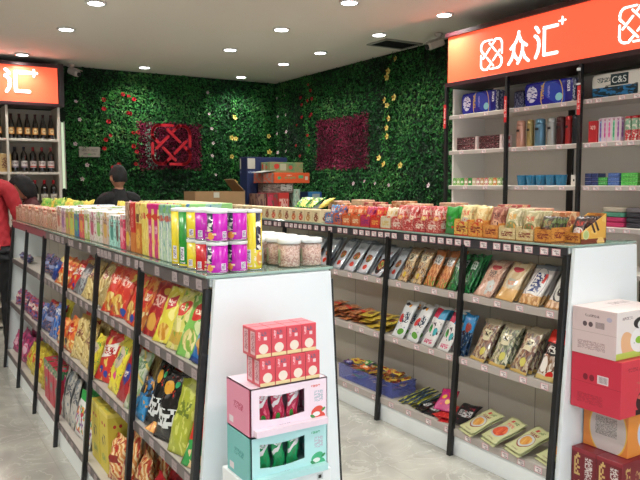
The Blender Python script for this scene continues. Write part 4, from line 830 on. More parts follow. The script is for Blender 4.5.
# flat heaps of brown and yellow packets
def heap(name, keys, x, y, z, rows, W, H, T, labf, cat, group, dx=.0):
    n = 0
    for lv in range(rows[0]):
        for c in range(rows[1]):
            k = keys[(lv*3+c) % len(keys)]
            o = goods(name, pouch(W, H, T, A[k], n % 3), (x+random.uniform(-.01, .01)+dx*lv, y+c*rows[2]+random.uniform(-.01, .01)+(lv % 2)*.03, 0), labf(lv, c), cat, group,
                      (-pi/2+random.uniform(.04, .14), random.uniform(-.05, .05), QX+random.uniform(-.4, .4)), z=z+lv*T*1.02)
            n += 1
LV = ['bottom', 'second', 'third', 'fourth', 'top']
heap('snack_packet', ['yellowflat', 'yellowflat', 'brownflat'], f2(.6)+.03, 3.72, S[1], (4, 3, .155), .13, .17, .022,
     lambda l, c: 'yellow or brown packet, layer %s, %s heap column after the white pouches, middle shelf' % (LV[l], ORD[c]), 'packet', 'flat packet heap')
heap('snack_packet', ['brownflat', 'brownflat', 'redpack'], f2(.6)+.03, 4.21, S[1], (4, 2, .155), .13, .17, .022,
     lambda l, c: 'brown packet, layer %s, %s column of the heap farthest along the middle shelf' % (LV[l], ORD[c]), 'packet', 'flat packet heap')
# pouch rack, bottom shelf: pale green packets lying nearly flat
for i, (key, Y) in enumerate([('palegreen', 2.30), ('palegreen', 2.475), ('palegreenred', 2.65), ('palegreen', 2.825)]):
    for q in range(2):
        goods('food_packet', pouch(.155, .22, .014, A[key], i % 3), (f2(.16)-.005+.0*q, Y+.01*q, 0), '%s packet, bottom shelf of pouch rack, %s from near end, %s' % (['pale green' if key == 'palegreen' else 'red-dish pale green'][0], ORD[i], ['upper of pair', 'lower of pair'][q]),
              'packet', 'pale green packets', (-1.18, .0, QX-.28), z=S[2]+.022*(1-q)+.004)
goods('food_packet', pouch(.15, .2, .02, A['blackpack'], 1), (f2(.16)+.05, 2.945, 0), 'dark packet lying beyond the pale green packets on bottom shelf', 'packet', None, (-1.2, 0, QX+.3), z=S[2]+.012)
for i, (k, y, dz, a) in enumerate([('redpack', 3.03, 0, .5), ('redpack', 3.12, .012, -.3), ('redpack', 3.06, .026, .2), ('blackpack', 3.2, .0, .1), ('blackpack', 3.3, .012, -.2), ('pinkpack', 3.10, .05, .3)]):
    goods('food_packet', pouch(.12, .16, .018, A[k], i % 3), (f2(.16)+.03+(.03 if k == 'pinkpack' else 0), y, 0), '%s packet in loose pile on bottom shelf, %s laid' % ({'redpack': 'red', 'blackpack': 'black', 'pinkpack': 'magenta'}[k], ORD[i]), 'packet', 'loose pile of packets',
          (-1.35 if k != 'pinkpack' else -.9, 0, QX+a), z=S[2]+dz)
for i in range(9):
    goods('stick_packet', pouch(.035, .20, .02, A['yelblack'], i % 3), (f2(.16)+.03+.012*(i % 3), 3.315+(i % 5)*.045, 0), 'yellow and black stick packet, %s of the %s layer beside the blue tub' % (ORD[i % 5], 'lower' if i < 5 else 'upper'), 'packet', 'yellow and black stick packets',
          (-1.25, 0, QX-.25), z=S[2]+.003+(.024 if i > 4 else 0))
tub = NT('blue_translucent_plastic'); bsdf(tub.b, .2, alpha=.33, coat=.3); tub.b.inputs['Base Color'].default_value = lin('#5f6cc0')
e = empty('plastic_tub', (f2(.16)+.138, 3.88, S[2]+.0008), 0, 'translucent blue plastic tub of small snacks on bottom shelf of pouch rack', 'tub')
P('base', .18, .60, .004, tub.m, 0, 0, 0, e, bev=0)
for x, y, w, d in ((-.10, 0, .004, .64), (.10, 0, .004, .64), (0, .32, .2, .004), (0, -.32, .2, .004)):
    P('wall', w, d, .095, tub.m, x, y, .004, e, bev=0)
    P('rim', w+.010, d+.010, .006, tub.m, x, y, .1, e, bev=0)
n = 0
for lv in range(3):
    for r in range(8):
        for c in range(2):
            k = random.choice(['mini_yellow', 'mini_yellow', 'mini_orange', 'mini_navy', 'mini_green'] if r > 3 else ['mini_yellow', 'mini_yellow', 'mini_yellow', 'brownflat'])
            if n >= 48: break
            goods('mini_snack', pouch(.055, .075, .020, A[k], n % 3), (f2(.16)+.138-.035+c*.070+random.uniform(-.004, .004), 3.635+r*.069, 0), '%s mini snack, %s layer, %s row from the near end of blue tub, %s side' % (k[5:] if k[0] == 'm' else 'brown', ['bottom', 'middle', 'top'][lv], ORD[r], ['aisle', 'rear'][c]),
                  'snack', 'mini snacks in the blue tub', (-1.3, random.uniform(-.2, .2), random.uniform(0, 6.28)), z=S[2]+.016+lv*.040)
            n += 1

# ---------------------------------------------------------------- on the glass of the chip rack
plastic_w = plain('white_plastic_lid', '#dfe2e0', .3); metal_r = plain('tin_rim', '#b8babc', .25, .8)
def canart(nm, base, acc):
    return art('can_'+nm, base, [('r', 0, 0, 1, .05, acc), ('r', .18, .35, .29, 1, '#18203a'), ('n', 7, .54, '#d8d4cc', (.18, .35, .29, .9)), ('e', .25, .20, .06, .13, '#e09a4a'), ('n', 6, .56, '#f0dcae', (.15, .05, .34, .42)),
                                 ('r', .60, .35, .71, 1, '#18203a'), ('n', 7, .54, '#d8d4cc', (.60, .35, .71, .9)), ('e', .67, .20, .06, .13, '#e09a4a'), ('n', 6, .56, '#f0dcae', (.57, .05, .76, .42)), ('r', .44, .12, .52, .36, '#e8e4ec'), ('t', .45, .14, .51, .34, '#5a4a6a', 3, 2),
                                 ('t', .42, .06, .54, .09, '#f0e8f0', 5, 1)], .25, coat=.2)
CA = {k: canart(k, b, a) for k, (b, a) in {'magenta': ('#b80aa8', '#a0088f'), 'yellow': ('#e0cc30', '#cfb820'), 'green': ('#1f8a2c', '#e6d23a'), 'red': ('#c42024', '#a8181c')}.items()}
_can = {}
def can(col, x, y, z, h, label, r=.0365, rot=0.0):
    key = (col, h, r)
    if key not in _can:
        _can[key] = (lathe('can_body', [(r-.001, 0), (r, .003), (r, h-.012)], CA[col], 28),
                     lathe('lid', [(r+.0005, h-.012), (r+.0012, h-.011), (r+.0012, h-.001), (r-.003, h), (r-.005, h-.003), (.001, h-.003)], plastic_w, 28),
                     lathe('rim', [(r+.0006, .0), (r+.0012, .001), (r+.0012, .003), (r+.0004, .004)], metal_r, 28))
    e = empty('snack_canister', (x, y, z+.001), rot, label, 'canister', 'snack canisters on the chip rack'); a = _can[key]
    ob('can_body', a[0], e); ob('lid', a[1], e); ob('rim', a[2], e)
def twocan(x, y, cb, ct, desc, rot=0):
    can(cb, x, y, ZT, .108, 'short %s canister, lower of two, %s' % (cb, desc), rot=rot); can(ct, x, y, ZT+.1095, .108, 'short %s canister stacked on another, %s' % (ct, desc), rot=rot+.15)
RA = -.53
twocan(.945, 2.185, 'magenta', 'magenta', 'at the aisle corner of the chip rack', RA+.9)
twocan(1.024, 2.195, 'magenta', 'magenta', 'next to the tall yellow canister', RA+.9)
can('yellow', 1.092, 2.215, ZT, .215, 'tall yellow canister beside the magenta canisters and clear jars', rot=RA-.15)
twocan(.938, 2.267, 'red', 'magenta', 'directly behind the corner magenta pair', -1.0)
twocan(.936, 2.346, 'yellow', 'yellow', 'between red canister and tall green one', -1.0)
can('green', .935, 2.425, ZT, .215, 'tall green canister behind the short yellow pair', rot=-1.0)
can('yellow', .935, 2.503, ZT, .215, 'tall yellow canister behind the tall green canister', rot=-1.0)
for i in range(4): can('yellow' if i % 2 else 'magenta', 1.02, 2.28+.08*i, ZT, .215, 'tall canister in second row, %s behind the corner magenta canisters' % ORD[i], rot=-1)
slim = {'greenwhite': art('slim_green_white', '#c4d6b8', [('r', 0, .85, 1, 1, '#7fb86a'), ('e', .5, .75, .5, .06, '#c8503a'), ('n', 5, .54, '#8ab4a8'), ('r', .4, 0, .6, .7, '#e0e8dc'), ('n', 8, .62, '#3a6aa8')], .35),
        'pink': art('slim_magenta', '#c81c78', [('r', .0, .0, .3, .9, '#e8d080'), ('e', .5, .76, .5, .06, '#c8402a'), ('n', 5, .57, '#e8a050', (0, 0, 1, .4)), ('t', .4, .45, .8, .6, '#f0c8d8', 2, 1)], .35),
        'yellow': art('slim_yellow', '#dcc45a', [('e', .5, .76, .5, .06, '#c8402a'), ('n', 4, .54, '#ecdc8a'), ('n', 9, .6, '#c8803a', (0, 0, 1, .5))], .35),
        'orange': art('slim_orange_brown', '#c87a34', [('r', 0, .6, 1, 1, '#d8c070'), ('r', .2, .62, .8, .78, '#5a2a24'), ('e', .5, .3, .4, .2, '#e0a850'), ('n', 8, .6, '#8a4a20')], .35),
        'red': art('slim_red', '#bc2a2c', [('r', 0, 0, 1, .4, '#c8783c'), ('t', .3, .5, .7, .9, '#d89a8a', 1, 4)], .35),
        'brown': art('slim_brown', '#8a5a44', [('r', .2, .6, .8, .75, '#3a2420'), ('n', 6, .52, '#c8a890'), ('e', .5, .25, .4, .15, '#d8b048')], .35)}
seq = [('greenwhite', 2.585), ('greenwhite', 2.655), ('pink', 2.73), ('pink', 2.805), ('yellow', 2.88), ('orange', 2.965), ('red', 3.045), ('brown', 3.12)]
for i, (k, y) in enumerate(seq):
    goods('snack_box', boxmesh('snack_box', .066, .05, .225, slim[k], .004), (.935, y, 0), 'slim upright %s snack box, %s behind the tall canisters on the chip rack' % ({'greenwhite': 'green and white'}.get(k, k), ORD[i]), 'box', 'slim snack boxes', z=ZT)
    goods('snack_box', boxmesh('snack_box', .066, .20, .228, [slim['yellow'], slim[k], plain('pale_box_top', '#d8cfa8', .5)], .004), (1.075, y, 0), 'long %s box in second row, %s behind the tall canisters' % (k if k != 'greenwhite' else 'green and white', ORD[i]), 'box', 'second row boxes', z=ZT)
# lower boxes toward the far end
bx = [('#d84a6a', '#e8a0a8', 3.215, .06, .165), ('#9ccfc4', '#6a5a50', 3.29, .075, .155), ('#a8d8cc', '#4a8a80', 3.385, .10, .155), ('#c8b0a4', '#c8a050', 3.51, .11, .165), ('#d8ccc4', '#8ab060', 3.64, .12, .165), ('#cfc4bc', '#b0506a', 3.775, .12, .16),
      ('#a8b060', '#d8d4c4', 3.905, .10, .165), ('#c8445a', '#d89a50', 4.02, .11, .16), ('#3f6a98', '#6aa86a', 4.145, .11, .155), ('#c8a850', '#a8c060', 4.27, .11, .165), ('#b88a6a', '#a8b040', 4.39, .10, .16), ('#c4a0a0', '#8a5a8a', 4.51, .11, .16), ('#c8b4a0', '#b06050', 4.64, .13, .165)]
dn = ['coral', 'teal', 'mint', 'tan', 'off-white', 'grey-white', 'olive', 'crimson', 'steel blue', 'gold', 'brown', 'mauve', 'cream']
lidw = plain('box_top_white', '#d8d6d0', .5)
for i, (a, b, y, w, h) in enumerate(bx):
    m = art('top_box_%d' % i, a, [('r', 0, .86, 1, 1, '#dcd8d2'), ('e', .5, .45, .28, .25, b), ('n', 5, .56, b), ('t', .2, .62, .8, .8, '#7a5a54', 3, 1)], .4)
    goods('snack_carton', boxmesh('snack_carton', w, .11, h, [m, m, lidw], .003), (.965, y, 0), '%s snack carton in aisle row on the chip rack, %s beyond the slim boxes' % (dn[i], ORD[i]), 'carton', 'snack cartons on the chip rack', z=ZT)
    goods('snack_carton', boxmesh('snack_carton', w, .22, h+.004, [m, m, lidw if i % 3 else plain('box_top_blue', '#7a94a0', .5)], .003), (1.145, y, 0), '%s snack carton in second row on the chip rack, %s beyond the slim boxes' % (dn[i], ORD[i]), 'carton', 'snack cartons on the chip rack', z=ZT)
fr = [art('far_box_%d' % i, c, [('n', 6, .52, d), ('n', 10, .58, e2), ('t', .2, .6, .8, .8, '#e0d0c0', 3, 1)], .4) for i, (c, d, e2) in enumerate([('#b8907c', '#8a4438', '#d8c8b0'), ('#c0a08a', '#a03a34', '#8a9a50'), ('#b49484', '#c8603a', '#d8d0b8')])]
for i in range(11):
    y = 4.80+i*.155
    goods('snack_carton', boxmesh('snack_carton', .145, .11, .115+.02*(i % 2), fr[i % 3], .003), (.965, y, 0), 'brownish pink carton on the chip rack, %s of the far aisle row' % ORD[i], 'carton', 'far cartons on the chip rack', z=ZT)
A['leafbag'] = art('bag_leaf_green', '#7fae4a', [('n', 4, .5, '#b8c860'), ('n', 7, .58, '#3f9a3a'), ('t', .2, .4, .8, .6, '#e0e0b0', 3, 1)], .3)
A['ybag'] = art('bag_soft_yellow', '#d8c85a', [('n', 4, .54, '#b8a83a'), ('n', 9, .6, '#d87a3a')], .3)
A['purpbag'] = art('bag_purple', '#9a4a8a', [('n', 4, .54, '#d8c0c8'), ('n', 9, .6, '#c83a6a')], .3)
for i in range(15):
    y = 3.72+i*.185; k = ('leafbag' if i % 3 else 'ybag') if i > 5 else ['ybag', 'purpbag', 'ybag'][i % 3]
    goods('snack_bag', pouch(.18, .19, .05, A[k], i % 3), (1.275-(.17 if i > 5 else 0), y, 0), '%s bag leaning on the chip rack top, %s of the rear row' % ({'leafbag': 'green', 'ybag': 'yellow', 'purpbag': 'purple'}[k], ORD[i]), 'bag', 'rear row bags on the chip rack',
          (-.3, random.uniform(-.15, .15), QX+random.uniform(-.35, .35)), z=ZT+.0)
# clear jars of sausages
jarg = NT('clear_jar_plastic'); jarg.b.inputs['Alpha'].default_value = .22; bsdf(jarg.b, .08, alpha=.22, coat=.6); jarg.b.inputs['Base Color'].default_value = lin('#e8eee8')
cont = art('sausage_contents', '#c49484', [('v', 15, ['#cf9f8c', '#b87e6c', '#dcb8a4', '#a86a58', '#d4ac98'])], .4)
jl = art('jar_label', '#b9c9a4', [('t', .2, .15, .8, .85, '#7a8a6a', 2, 4)], .5); js = art('jar_label_silver', '#9aa0a0', [('r', .1, .1, .9, .9, '#c4c8c6'), ('t', .3, .4, .7, .6, '#6a7a80', 2, 2)], .3)
jm = (lathe('jar_body', [(.036, 0), (.0405, .004), (.0405, .082), (.037, .087)], jarg.m, 24), lathe('contents', [(.037, .003), (.0388, .006), (.0388, .078), (.03, .083), (.001, .083)], cont, 24),
      lathe('lid', [(.0425, .0865), (.0435, .088), (.0435, .102), (.038, .1045), (.001, .1045)], plastic_w, 28), lathe('label', [(.0411, .015), (.0411, .065)], jl, 8, a0=-1.9, a1=-.9), lathe('label', [(.0411, .01), (.0411, .07)], js, 10, a0=-1.2, a1=1.2))
jn = 0
for c, x in enumerate((1.240, 1.333)):
    for r in range(5):
        e = empty('sausage_jar', (x, 2.205+r*.092, ZT+.001), RA, 'clear jar of pink sausages, %s column, %s row from near glass edge' % (['first', 'second'][c], ORD[r]), 'jar', 'sausage jars')
        ob('jar_body', jm[0], e); tag(ob('contents', jm[1], e), kind='stuff'); ob('lid', jm[2], e); ob('label', jm[3], e)
for r in range(3):
    e = empty('sausage_jar', (1.155-.02*r, 2.33+r*.092, ZT+.001), RA, 'clear jar with silver label behind tall yellow canister, %s row' % ORD[r], 'jar', 'silver-label jars')
    ob('jar_body', jm[0], e); tag(ob('contents', jm[1], e), kind='stuff'); ob('lid', jm[2], e); ob('label', jm[4], e)

# ---------------------------------------------------------------- on the glass of the pouch rack
def tray(y, w, h, dep, mlip, mbag, nb, bh, label, bagname, lean=.25, x=2.90):
    """cardboard display tray: low printed front, taller back, sachets standing inside"""
    e = empty('display_tray', (x, y, ZT+.0008), QX, label+' display tray on the pouch rack top', 'display tray', 'display trays on the pouch rack')
    t = .003
    P('front_lip', w, t, h, mlip, 0, -dep/2, 0, e, bev=0); P('base', w, dep, t, mlip, 0, 0, .0, e, bev=0); P('back_wall', w, t, h*1.15, mlip, 0, dep/2, 0, e, bev=0)
    for s in (-1, 1): P('side_wall', t, dep-.006, h*1.1, mlip, s*(w/2-t/2), 0, .003, e, bev=0)
    for i in range(nb):
        me = pouch(w*.86, bh, .018, mbag, i % 3)
        goods('sachet', me, (x-dep/2+.022+i*(dep-.03)/nb, y+random.uniform(-.003, .003), 0), '%s, %s from front' % (bagname, ORD[i]), 'sachet', 'sachets in trays', (-lean, 0, QX+random.uniform(-.04, .04)), z=ZT+.005)
def ta(nm, base, l2, l3, txt='#7a2a20'):
    return art('tray_'+nm, base, [('n', 5, .55, l2), ('t', .15, .3, .85, .7, txt, 4, 1), ('r', 0, 0, 1, .1, l3)], .45)
def sa(nm, base, c2, c3, c4):
    return art('sachet_'+nm, base, [('n', 4, .52, c2), ('e', .5, .38, .36, .22, c3), ('v', 9, [c3, c4, c3], (0, 0, 1, 1), (.5, .38, .3, .17)), ('t', .2, .66, .8, .84, c4, 3, 1), ('r', 0, .94, 1, 1, base)], .3)
TR = [ # y, w, lip h, lip mat, sachet mat, count, sachet h, desc
 (2.375, .105, .07, ta('dark', '#c8883c', '#a8622c', '#7a4a28'), sa('darkbrown', '#3a3024', '#6a7a48', '#4a2018', '#8a6a40'), 5, .13, 'orange-brown', 'dark sachet in orange-brown tray nearest the big open box'),
 (2.495, .115, .065, ta('beige', '#c8b07c', '#d8c8a0', '#a87a40'), sa('herb', '#9a9268', '#c8b890', '#6a7040', '#b85a3a'), 5, .155, 'beige', 'herb-green sachet in beige tray beside the orange-brown tray'),
 (2.617, .115, .065, ta('beige2', '#ccb684', '#dccca4', '#a87a40'), sa('herb2', '#a8a078', '#d0c4a0', '#7a8050', '#c8903a'), 5, .165, 'second beige', 'greenish sachet in the second beige tray'),
 (2.737, .11, .075, ta('amber', '#c8803c', '#d89a54', '#a85a2c'), sa('redbrown', '#8a4a38', '#b07a60', '#c89a7a', '#5a2a20'), 5, .17, 'amber', 'red-brown sachet in the amber tray'),
 (2.855, .11, .085, ta('yelred', '#d89a4a', '#c83a24', '#c87a34'), sa('cream', '#d0b880', '#c8a060', '#b04a30', '#e0d0a0'), 4, .17, 'yellow and red', 'cream sachet in the yellow and red tray'),
 (2.972, .11, .085, ta('yelred2', '#d8b058', '#c8442c', '#c83a24'), sa('cream2', '#d8c890', '#b8a878', '#a8a898', '#c85a3a'), 4, .175, 'second yellow and red', 'cream sachet in the second yellow and red tray')]
for y, w, h, ml, mb, nb, bh, d, b in TR: tray(y, w, h, .15, ml, mb, nb, bh, d+' printed', b)
A['gbag'] = art('bag_vivid_green', '#1f8a2a', [('e', .5, .6, .14, .08, '#3f6a4a'), ('t', .25, .3, .75, .45, '#7ab08a', 4, 1), ('r', 0, 0, 1, .22, '#4a8a54'), ('e', .7, .25, .08, .05, '#c83a30')], .3)
goods('snack_bag', pouch(.105, .165, .04, A['gbag'], 1), (2.87, 3.105, 0), 'vivid green upright bag between the yellow and red display trays', 'bag', None, (-.1, 0, QX), z=ZT)
goods('snack_bag', pouch(.105, .165, .04, A['gbag'], 2), (2.93, 3.105, 0), 'vivid green upright bag directly behind the front green one', 'bag', None, (-.1, 0, QX), z=ZT)
TS = [('pinkwhite', '#b84a44', '#e0b0a4', '#d89a50', '#e0d0c0'), ('redcream', '#b03038', '#d89a88', '#d8b060', '#ecdcc8'), ('redwhite', '#c0504a', '#e0c0b8', '#e0c8a8', '#a82c30'), ('creamred', '#cfc0a0', '#d8cfb8', '#b03a30', '#c8a860'), ('scarlet', '#c22c24', '#d84a38', '#7a3030', '#e0a050'),
      ('purple', '#b02a58', '#c84a3c', '#d8a83c', '#7a2a6a'), ('orange', '#c85a30', '#d87a48', '#4a6a4a', '#e0c8a0'), ('bluewhite', '#c0643c', '#3a6aa8', '#d8d0c8', '#2a3a6a'), ('blueor', '#2f7ab0', '#c86a44', '#c85a34', '#d8d4cc')]
y = 3.225
order = [0, 1, 2, 0, 3, 4, 5, 6, 6, 7, 8]
nmz = ['pink and white', 'red and cream', 'red and white', 'cream', 'scarlet', 'purple', 'orange', 'navy and orange', 'sky blue']
for i, k in enumerate(order):
    nm, a, b, c, d = TS[k]
    tray(y, .105, .075, .15, ta(nm+str(i), a, b, '#c84a30' if i > 3 else a, d), sa(nm+str(i), a, b, c, d), 3, .14+.02*(i < 4), '%s printed, %s beyond the green bags,' % (nmz[k], ORD[i]), '%s sachet in %s tray beyond the green bags' % (nmz[k], ORD[i])); y += .118
# cream boxes beyond, with a leafy green bag
crb = [art('cream_box_%d' % i, '#dccba2', [('e', .5, .35, .3, .28, c), ('n', 5, .55, '#dccfa8'), ('t', .3, .5, .7, .8, '#7a4a34', 1, 2)], .45) for i, c in enumerate(['#b8854a', '#8a4a30', '#c8622c', '#c8442c'])]
for i in range(15):
    yy = 4.60+i*.118
    goods('snack_carton', boxmesh('snack_carton', .11, .13, .10, [crb[(i*3+1) % 4 if i < 7 else i % 3]], .002), (2.895, yy, 0), 'small cream carton with orange pictures, %s beyond the trays on the pouch rack' % ORD[i], 'carton', 'cream cartons on the pouch rack', z=ZT)
A['leafy'] = art('bag_leafy', '#2f8f3a', [('n', 5, .5, '#1c5a2c'), ('n', 8, .56, '#d8d870'), ('r', .5, .1, .9, .5, '#d8c86a')], .3)
for i, (yy, k) in enumerate([(4.72, 'ybag'), (4.88, 'leafy'), (5.02, 'leafy')]):
    goods('snack_bag', pouch(.13, .15, .04, A[k], i), (2.93, yy, 0), '%s bag lying over the small cream cartons, %s beyond the trays' % (['yellow', 'leafy green', 'second leafy green'][i], ORD[i]), 'bag', None, (-1.0, 0, QX+.4*(i-1)), z=ZT+.106)
# rear row of low boxes on the pouch rack
for i in range(14):
    c = ['#b8744c', '#c89a84', '#a8504a', '#c8a888'][i % 4]
    m = art('rear_box_%d' % (i % 4), c, [('n', 5, .54, '#d8b890'), ('t', .2, .4, .8, .7, '#8a3a30', 4, 1)], .45)
    goods('snack_carton', boxmesh('snack_carton', .15, .12, .15+.015*(i % 3), m, .003), (3.12, 2.5+i*.17, 0), 'low carton in the rear row of pouch rack top, %s from near end' % ORD[i], 'carton', 'rear cartons on the pouch rack', z=ZT)
# big open display box at the near corner
sidem = art('big_display_side', '#dca84a', [('r', 0, 0, 1, .16, '#7a3a26'), ('n', 2, .55, '#e4bc6a'), ('r', .42, .34, .5, .78, '#3a2420', 24), ('r', .56, .40, .64, .86, '#3a2420', 24), ('e', .2, .3, .12, .16, '#a8b878'), ('o', .2, .3, .12, .16, '#c8d0a0', .8), ('t', .6, .05, .92, .1, '#e0b090', 6, 1)], .45)
e = empty('display_box', (3.03, 2.28, ZT+.0008), 0, 'open amber display box with slanted side at near corner of pouch rack', 'display box')
def slant(nm, yy, par):
    w, d = .20, .003; v = []
    for y_ in (yy, yy+d): v += [(-w/2, y_, 0), (w/2, y_, 0), (w/2, y_, .15), (-w/2, y_, .055)]
    fs = [(0, 1, 2, 3), (7, 6, 5, 4), (0, 4, 5, 1), (1, 5, 6, 2), (2, 6, 7, 3), (3, 7, 4, 0)]
    uv = []
    for f in fs: uv += [((v[i][0]+w/2)/w, v[i][2]/.15) for i in f]
    return ob(nm, mesh(nm, v, fs, sidem, None, uv), par)
slant('side_wall', -.055, e); slant('side_wall', .052, e)
P('front_lip', .003, .11, .055, ta('dark2', '#c8883c', '#a8622c', '#7a4a28'), -.0985, 0, 0, e, bev=0); P('back_wall', .003, .11, .15, ta('dark3', '#c8883c', '#a8622c', '#7a4a28'), .0985, 0, 0, e, bev=0); P('base', .19, .1, .003, sidem, 0, 0, 0, e, bev=0)
dks = sa('black_red', '#241a18', '#5a3a30', '#b8b0a8', '#a83024')
for i in range(6):
    goods('sachet', pouch(.095, .14, .02, dks, i % 3), (2.955+i*.027, 2.28, 0), 'dark sachet in the slanted amber display box, %s from the aisle' % ORD[i], 'sachet', 'dark sachets in the amber box', (-.45, 0, QX), z=ZT+.006)

# ---------------------------------------------------------------- cartons in front of the chip rack's end
def winbox(z, side, front, edge, fruit, leaf, sach, label, w=.278, dep=.175, h=.152):
    e = empty('gift_carton', (.903+w/2, 1.852+dep/2, z+.0008), 0, label, 'carton', 'windowed gift cartons')
    t = .003; fm = art('gc_front_'+edge[1:], front, [('t', .78, .82, .90, .87, fruit, 4, 1), ('t', .82, .50, .94, .74, '#b8bcc8', 2, 3), ('t', .36, .12, .50, .17, '#9a9aa8', 5, 1), ('t', .50, .10, .68, .15, fruit, 5, 1), ('r', .02, .03, .3, .045, '#d89ab0'),
         ('e', .86, .29, .075, .115, fruit, -20), ('e', .90, .16, .07, .10, fruit), ('e', .85, .23, .05, .05, '#e8e8e4'), ('e', .80, .19, .025, .05, leaf, 30), ('e', .945, .31, .02, .045, leaf, -30)], .35, coat=.2)
    sm = art('gc_side_'+edge[1:], side, [('t', .3, .45, .7, .6, edge, 5, 2), ('r', .1, .08, .28, .22, '#dcd0d4'), ('r', .94, 0, 1, 1, edge)], .4, coat=.2)
    tm_ = plain('gc_top_'+edge[1:], front, .4)
    # front wall with an opening between x .12-.70 and z .24-.70
    ox0, ox1, oz0, oz1 = .11, .69, .34, .84
    def fp(x0, x1, z0, z1):
        vs = [(-w/2+x0*w, -dep/2, z0*h), (-w/2+x1*w, -dep/2, z0*h), (-w/2+x1*w, -dep/2, z1*h), (-w/2+x0*w, -dep/2, z1*h)]
        return vs
    vs = []; fs = []; uv = []
    N = 6
    def quad(ps):
        b = len(vs); vs.extend([(-w/2+x*w, -dep/2, zz*h) for x, zz in ps]); vs.extend([(-w/2+x*w, -dep/2+t, zz*h) for x, zz in ps])
        fs.append((b, b+1, b+2, b+3)); uv.extend(ps); fs.append((b+7, b+6, b+5, b+4)); uv.extend(ps[::-1])
        for i in range(4): j = (i+1) % 4; fs.append((b+i, b+4+i, b+4+j, b+j)); uv.extend([ps[i]]*4)
    quad([(0, 0), (ox0, 0), (ox0, 1), (0, 1)]); quad([(ox1, 0), (1, 0), (1, 1), (ox1, 1)])
    for i in range(N):
        a, b = ox0+(ox1-ox0)*i/N, ox0+(ox1-ox0)*(i+1)/N; bow = lambda q: -.05*sin(pi*(q-ox0)/(ox1-ox0))
        quad([(a, 0), (b, 0), (b, oz0+bow(b)), (a, oz0+bow(a))]); quad([(a, oz1+bow(a)), (b, oz1+bow(b)), (b, 1), (a, 1)])
    ob('front_panel', mesh('front_panel', vs, fs, fm, None, uv), e)
    for s in (-1, 1): P('side_panel', t, dep, h, [sm], s*(w/2-t/2), 0, 0, e, bev=0)
    P('top_panel', w, dep, t, tm_, 0, 0, h-t, e, bev=0); P('bottom_panel', w-.006, dep, t, tm_, 0, 0, 0, e, bev=0); P('back_panel', w-.006, t, h-.006, tm_, 0, dep/2-t/2, .003, e, bev=0)
    sm2 = art('gc_sachet_'+edge[1:], sach, [('n', 4, .55, leaf if leaf != '#3a8a3a' else '#d8607a'), ('r', 0, .6, 1, .72, '#e8e0e0', 20), ('t', .2, .75, .8, .9, '#e8e0e0', 3, 1), ('e', .4, .18, .16, .12, leaf)], .25)
    for i in range(3):
        goods('drink_sachet', pouch(.048, .105, .02, sm2, i), (.903+w*(.11+.58*(i+.5)/3), 1.852+.03, 0), '%s sachet in the window of its gift carton, %s from the aisle corner' % (sach == '#b8284a' and 'red' or 'green', ORD[i]), 'sachet', 'sachets behind carton windows', (-.05, 0, 0), z=z+.025)
    P('inner_tray', w-.02, .10, .020, tm_, 0, -.06, .004, e, bev=0)
winbox(.6665, '#6fb8b6', '#b4e2e2', '#2f8c88', '#3fae7a', '#2a8a50', '#1f9a5c', 'pale teal gift carton with three green sachets behind its window')
winbox(.8205, '#dc8aa4', '#f0dae6', '#b83a60', '#d84a3a', '#3a8a3a', '#b8284a', 'pale pink gift carton with three red sachets, on the teal one')
whc = art('white_carton', '#e8ebec', [('r', .82, .80, .90, .93, '#c8cccc'), ('r', .84, .83, .88, .90, '#1a1a1a'), ('r', .0, .48, 1, .5, '#c8ccd0')], .35)
for i in range(4):
    o = goods('plain_carton', boxmesh('plain_carton', .30, .20, .1655, whc, .002), (1.045, 1.853+.10, 0), 'plain white carton under the gift cartons, %s from the floor' % ORD[i], 'carton', 'plain white cartons', (0, 0, 0), z=.0+i*.1665)
mk = art('milk_carton_red', '#d64450', [('e', .5, .30, .30, .17, '#eddccc'), ('r', 0, 0, 1, .13, '#e8cf9a'), ('t', .35, .76, .72, .90, '#5a5a70', 3, 1), ('r', .52, .60, .72, .72, '#e8c8cc'), ('t', .16, .62, .3, .9, '#f0c0c4', 1, 3)], .35, coat=.2)
mks = art('milk_carton_side', '#cf5560', [('r', .2, .1, .85, .9, '#dcb8bc'), ('t', .3, .2, .8, .85, '#b06a74', 2, 5)], .35)
mkt = plain('milk_carton_top', '#e0707a', .4)
mm = boxmesh('milk_carton', .0535, .045, .090, [mk, mks, mkt], .0012)
for lv in range(2):
    for c in range(4):
        for r in range(2):
            xx = .937+.027+c*.0545-(.012 if lv else 0)
            goods('milk_carton', mm, (xx, 1.853+.024+r*.047+(.002 if lv else 0), 0), 'red milk carton on the pink gift carton, %s layer, %s row, %s from aisle corner' % (['lower', 'upper'][lv], ['front', 'back'][r], ORD[c]), 'milk carton', 'red milk cartons', (0, 0, 0), z=.9735+lv*.0915)

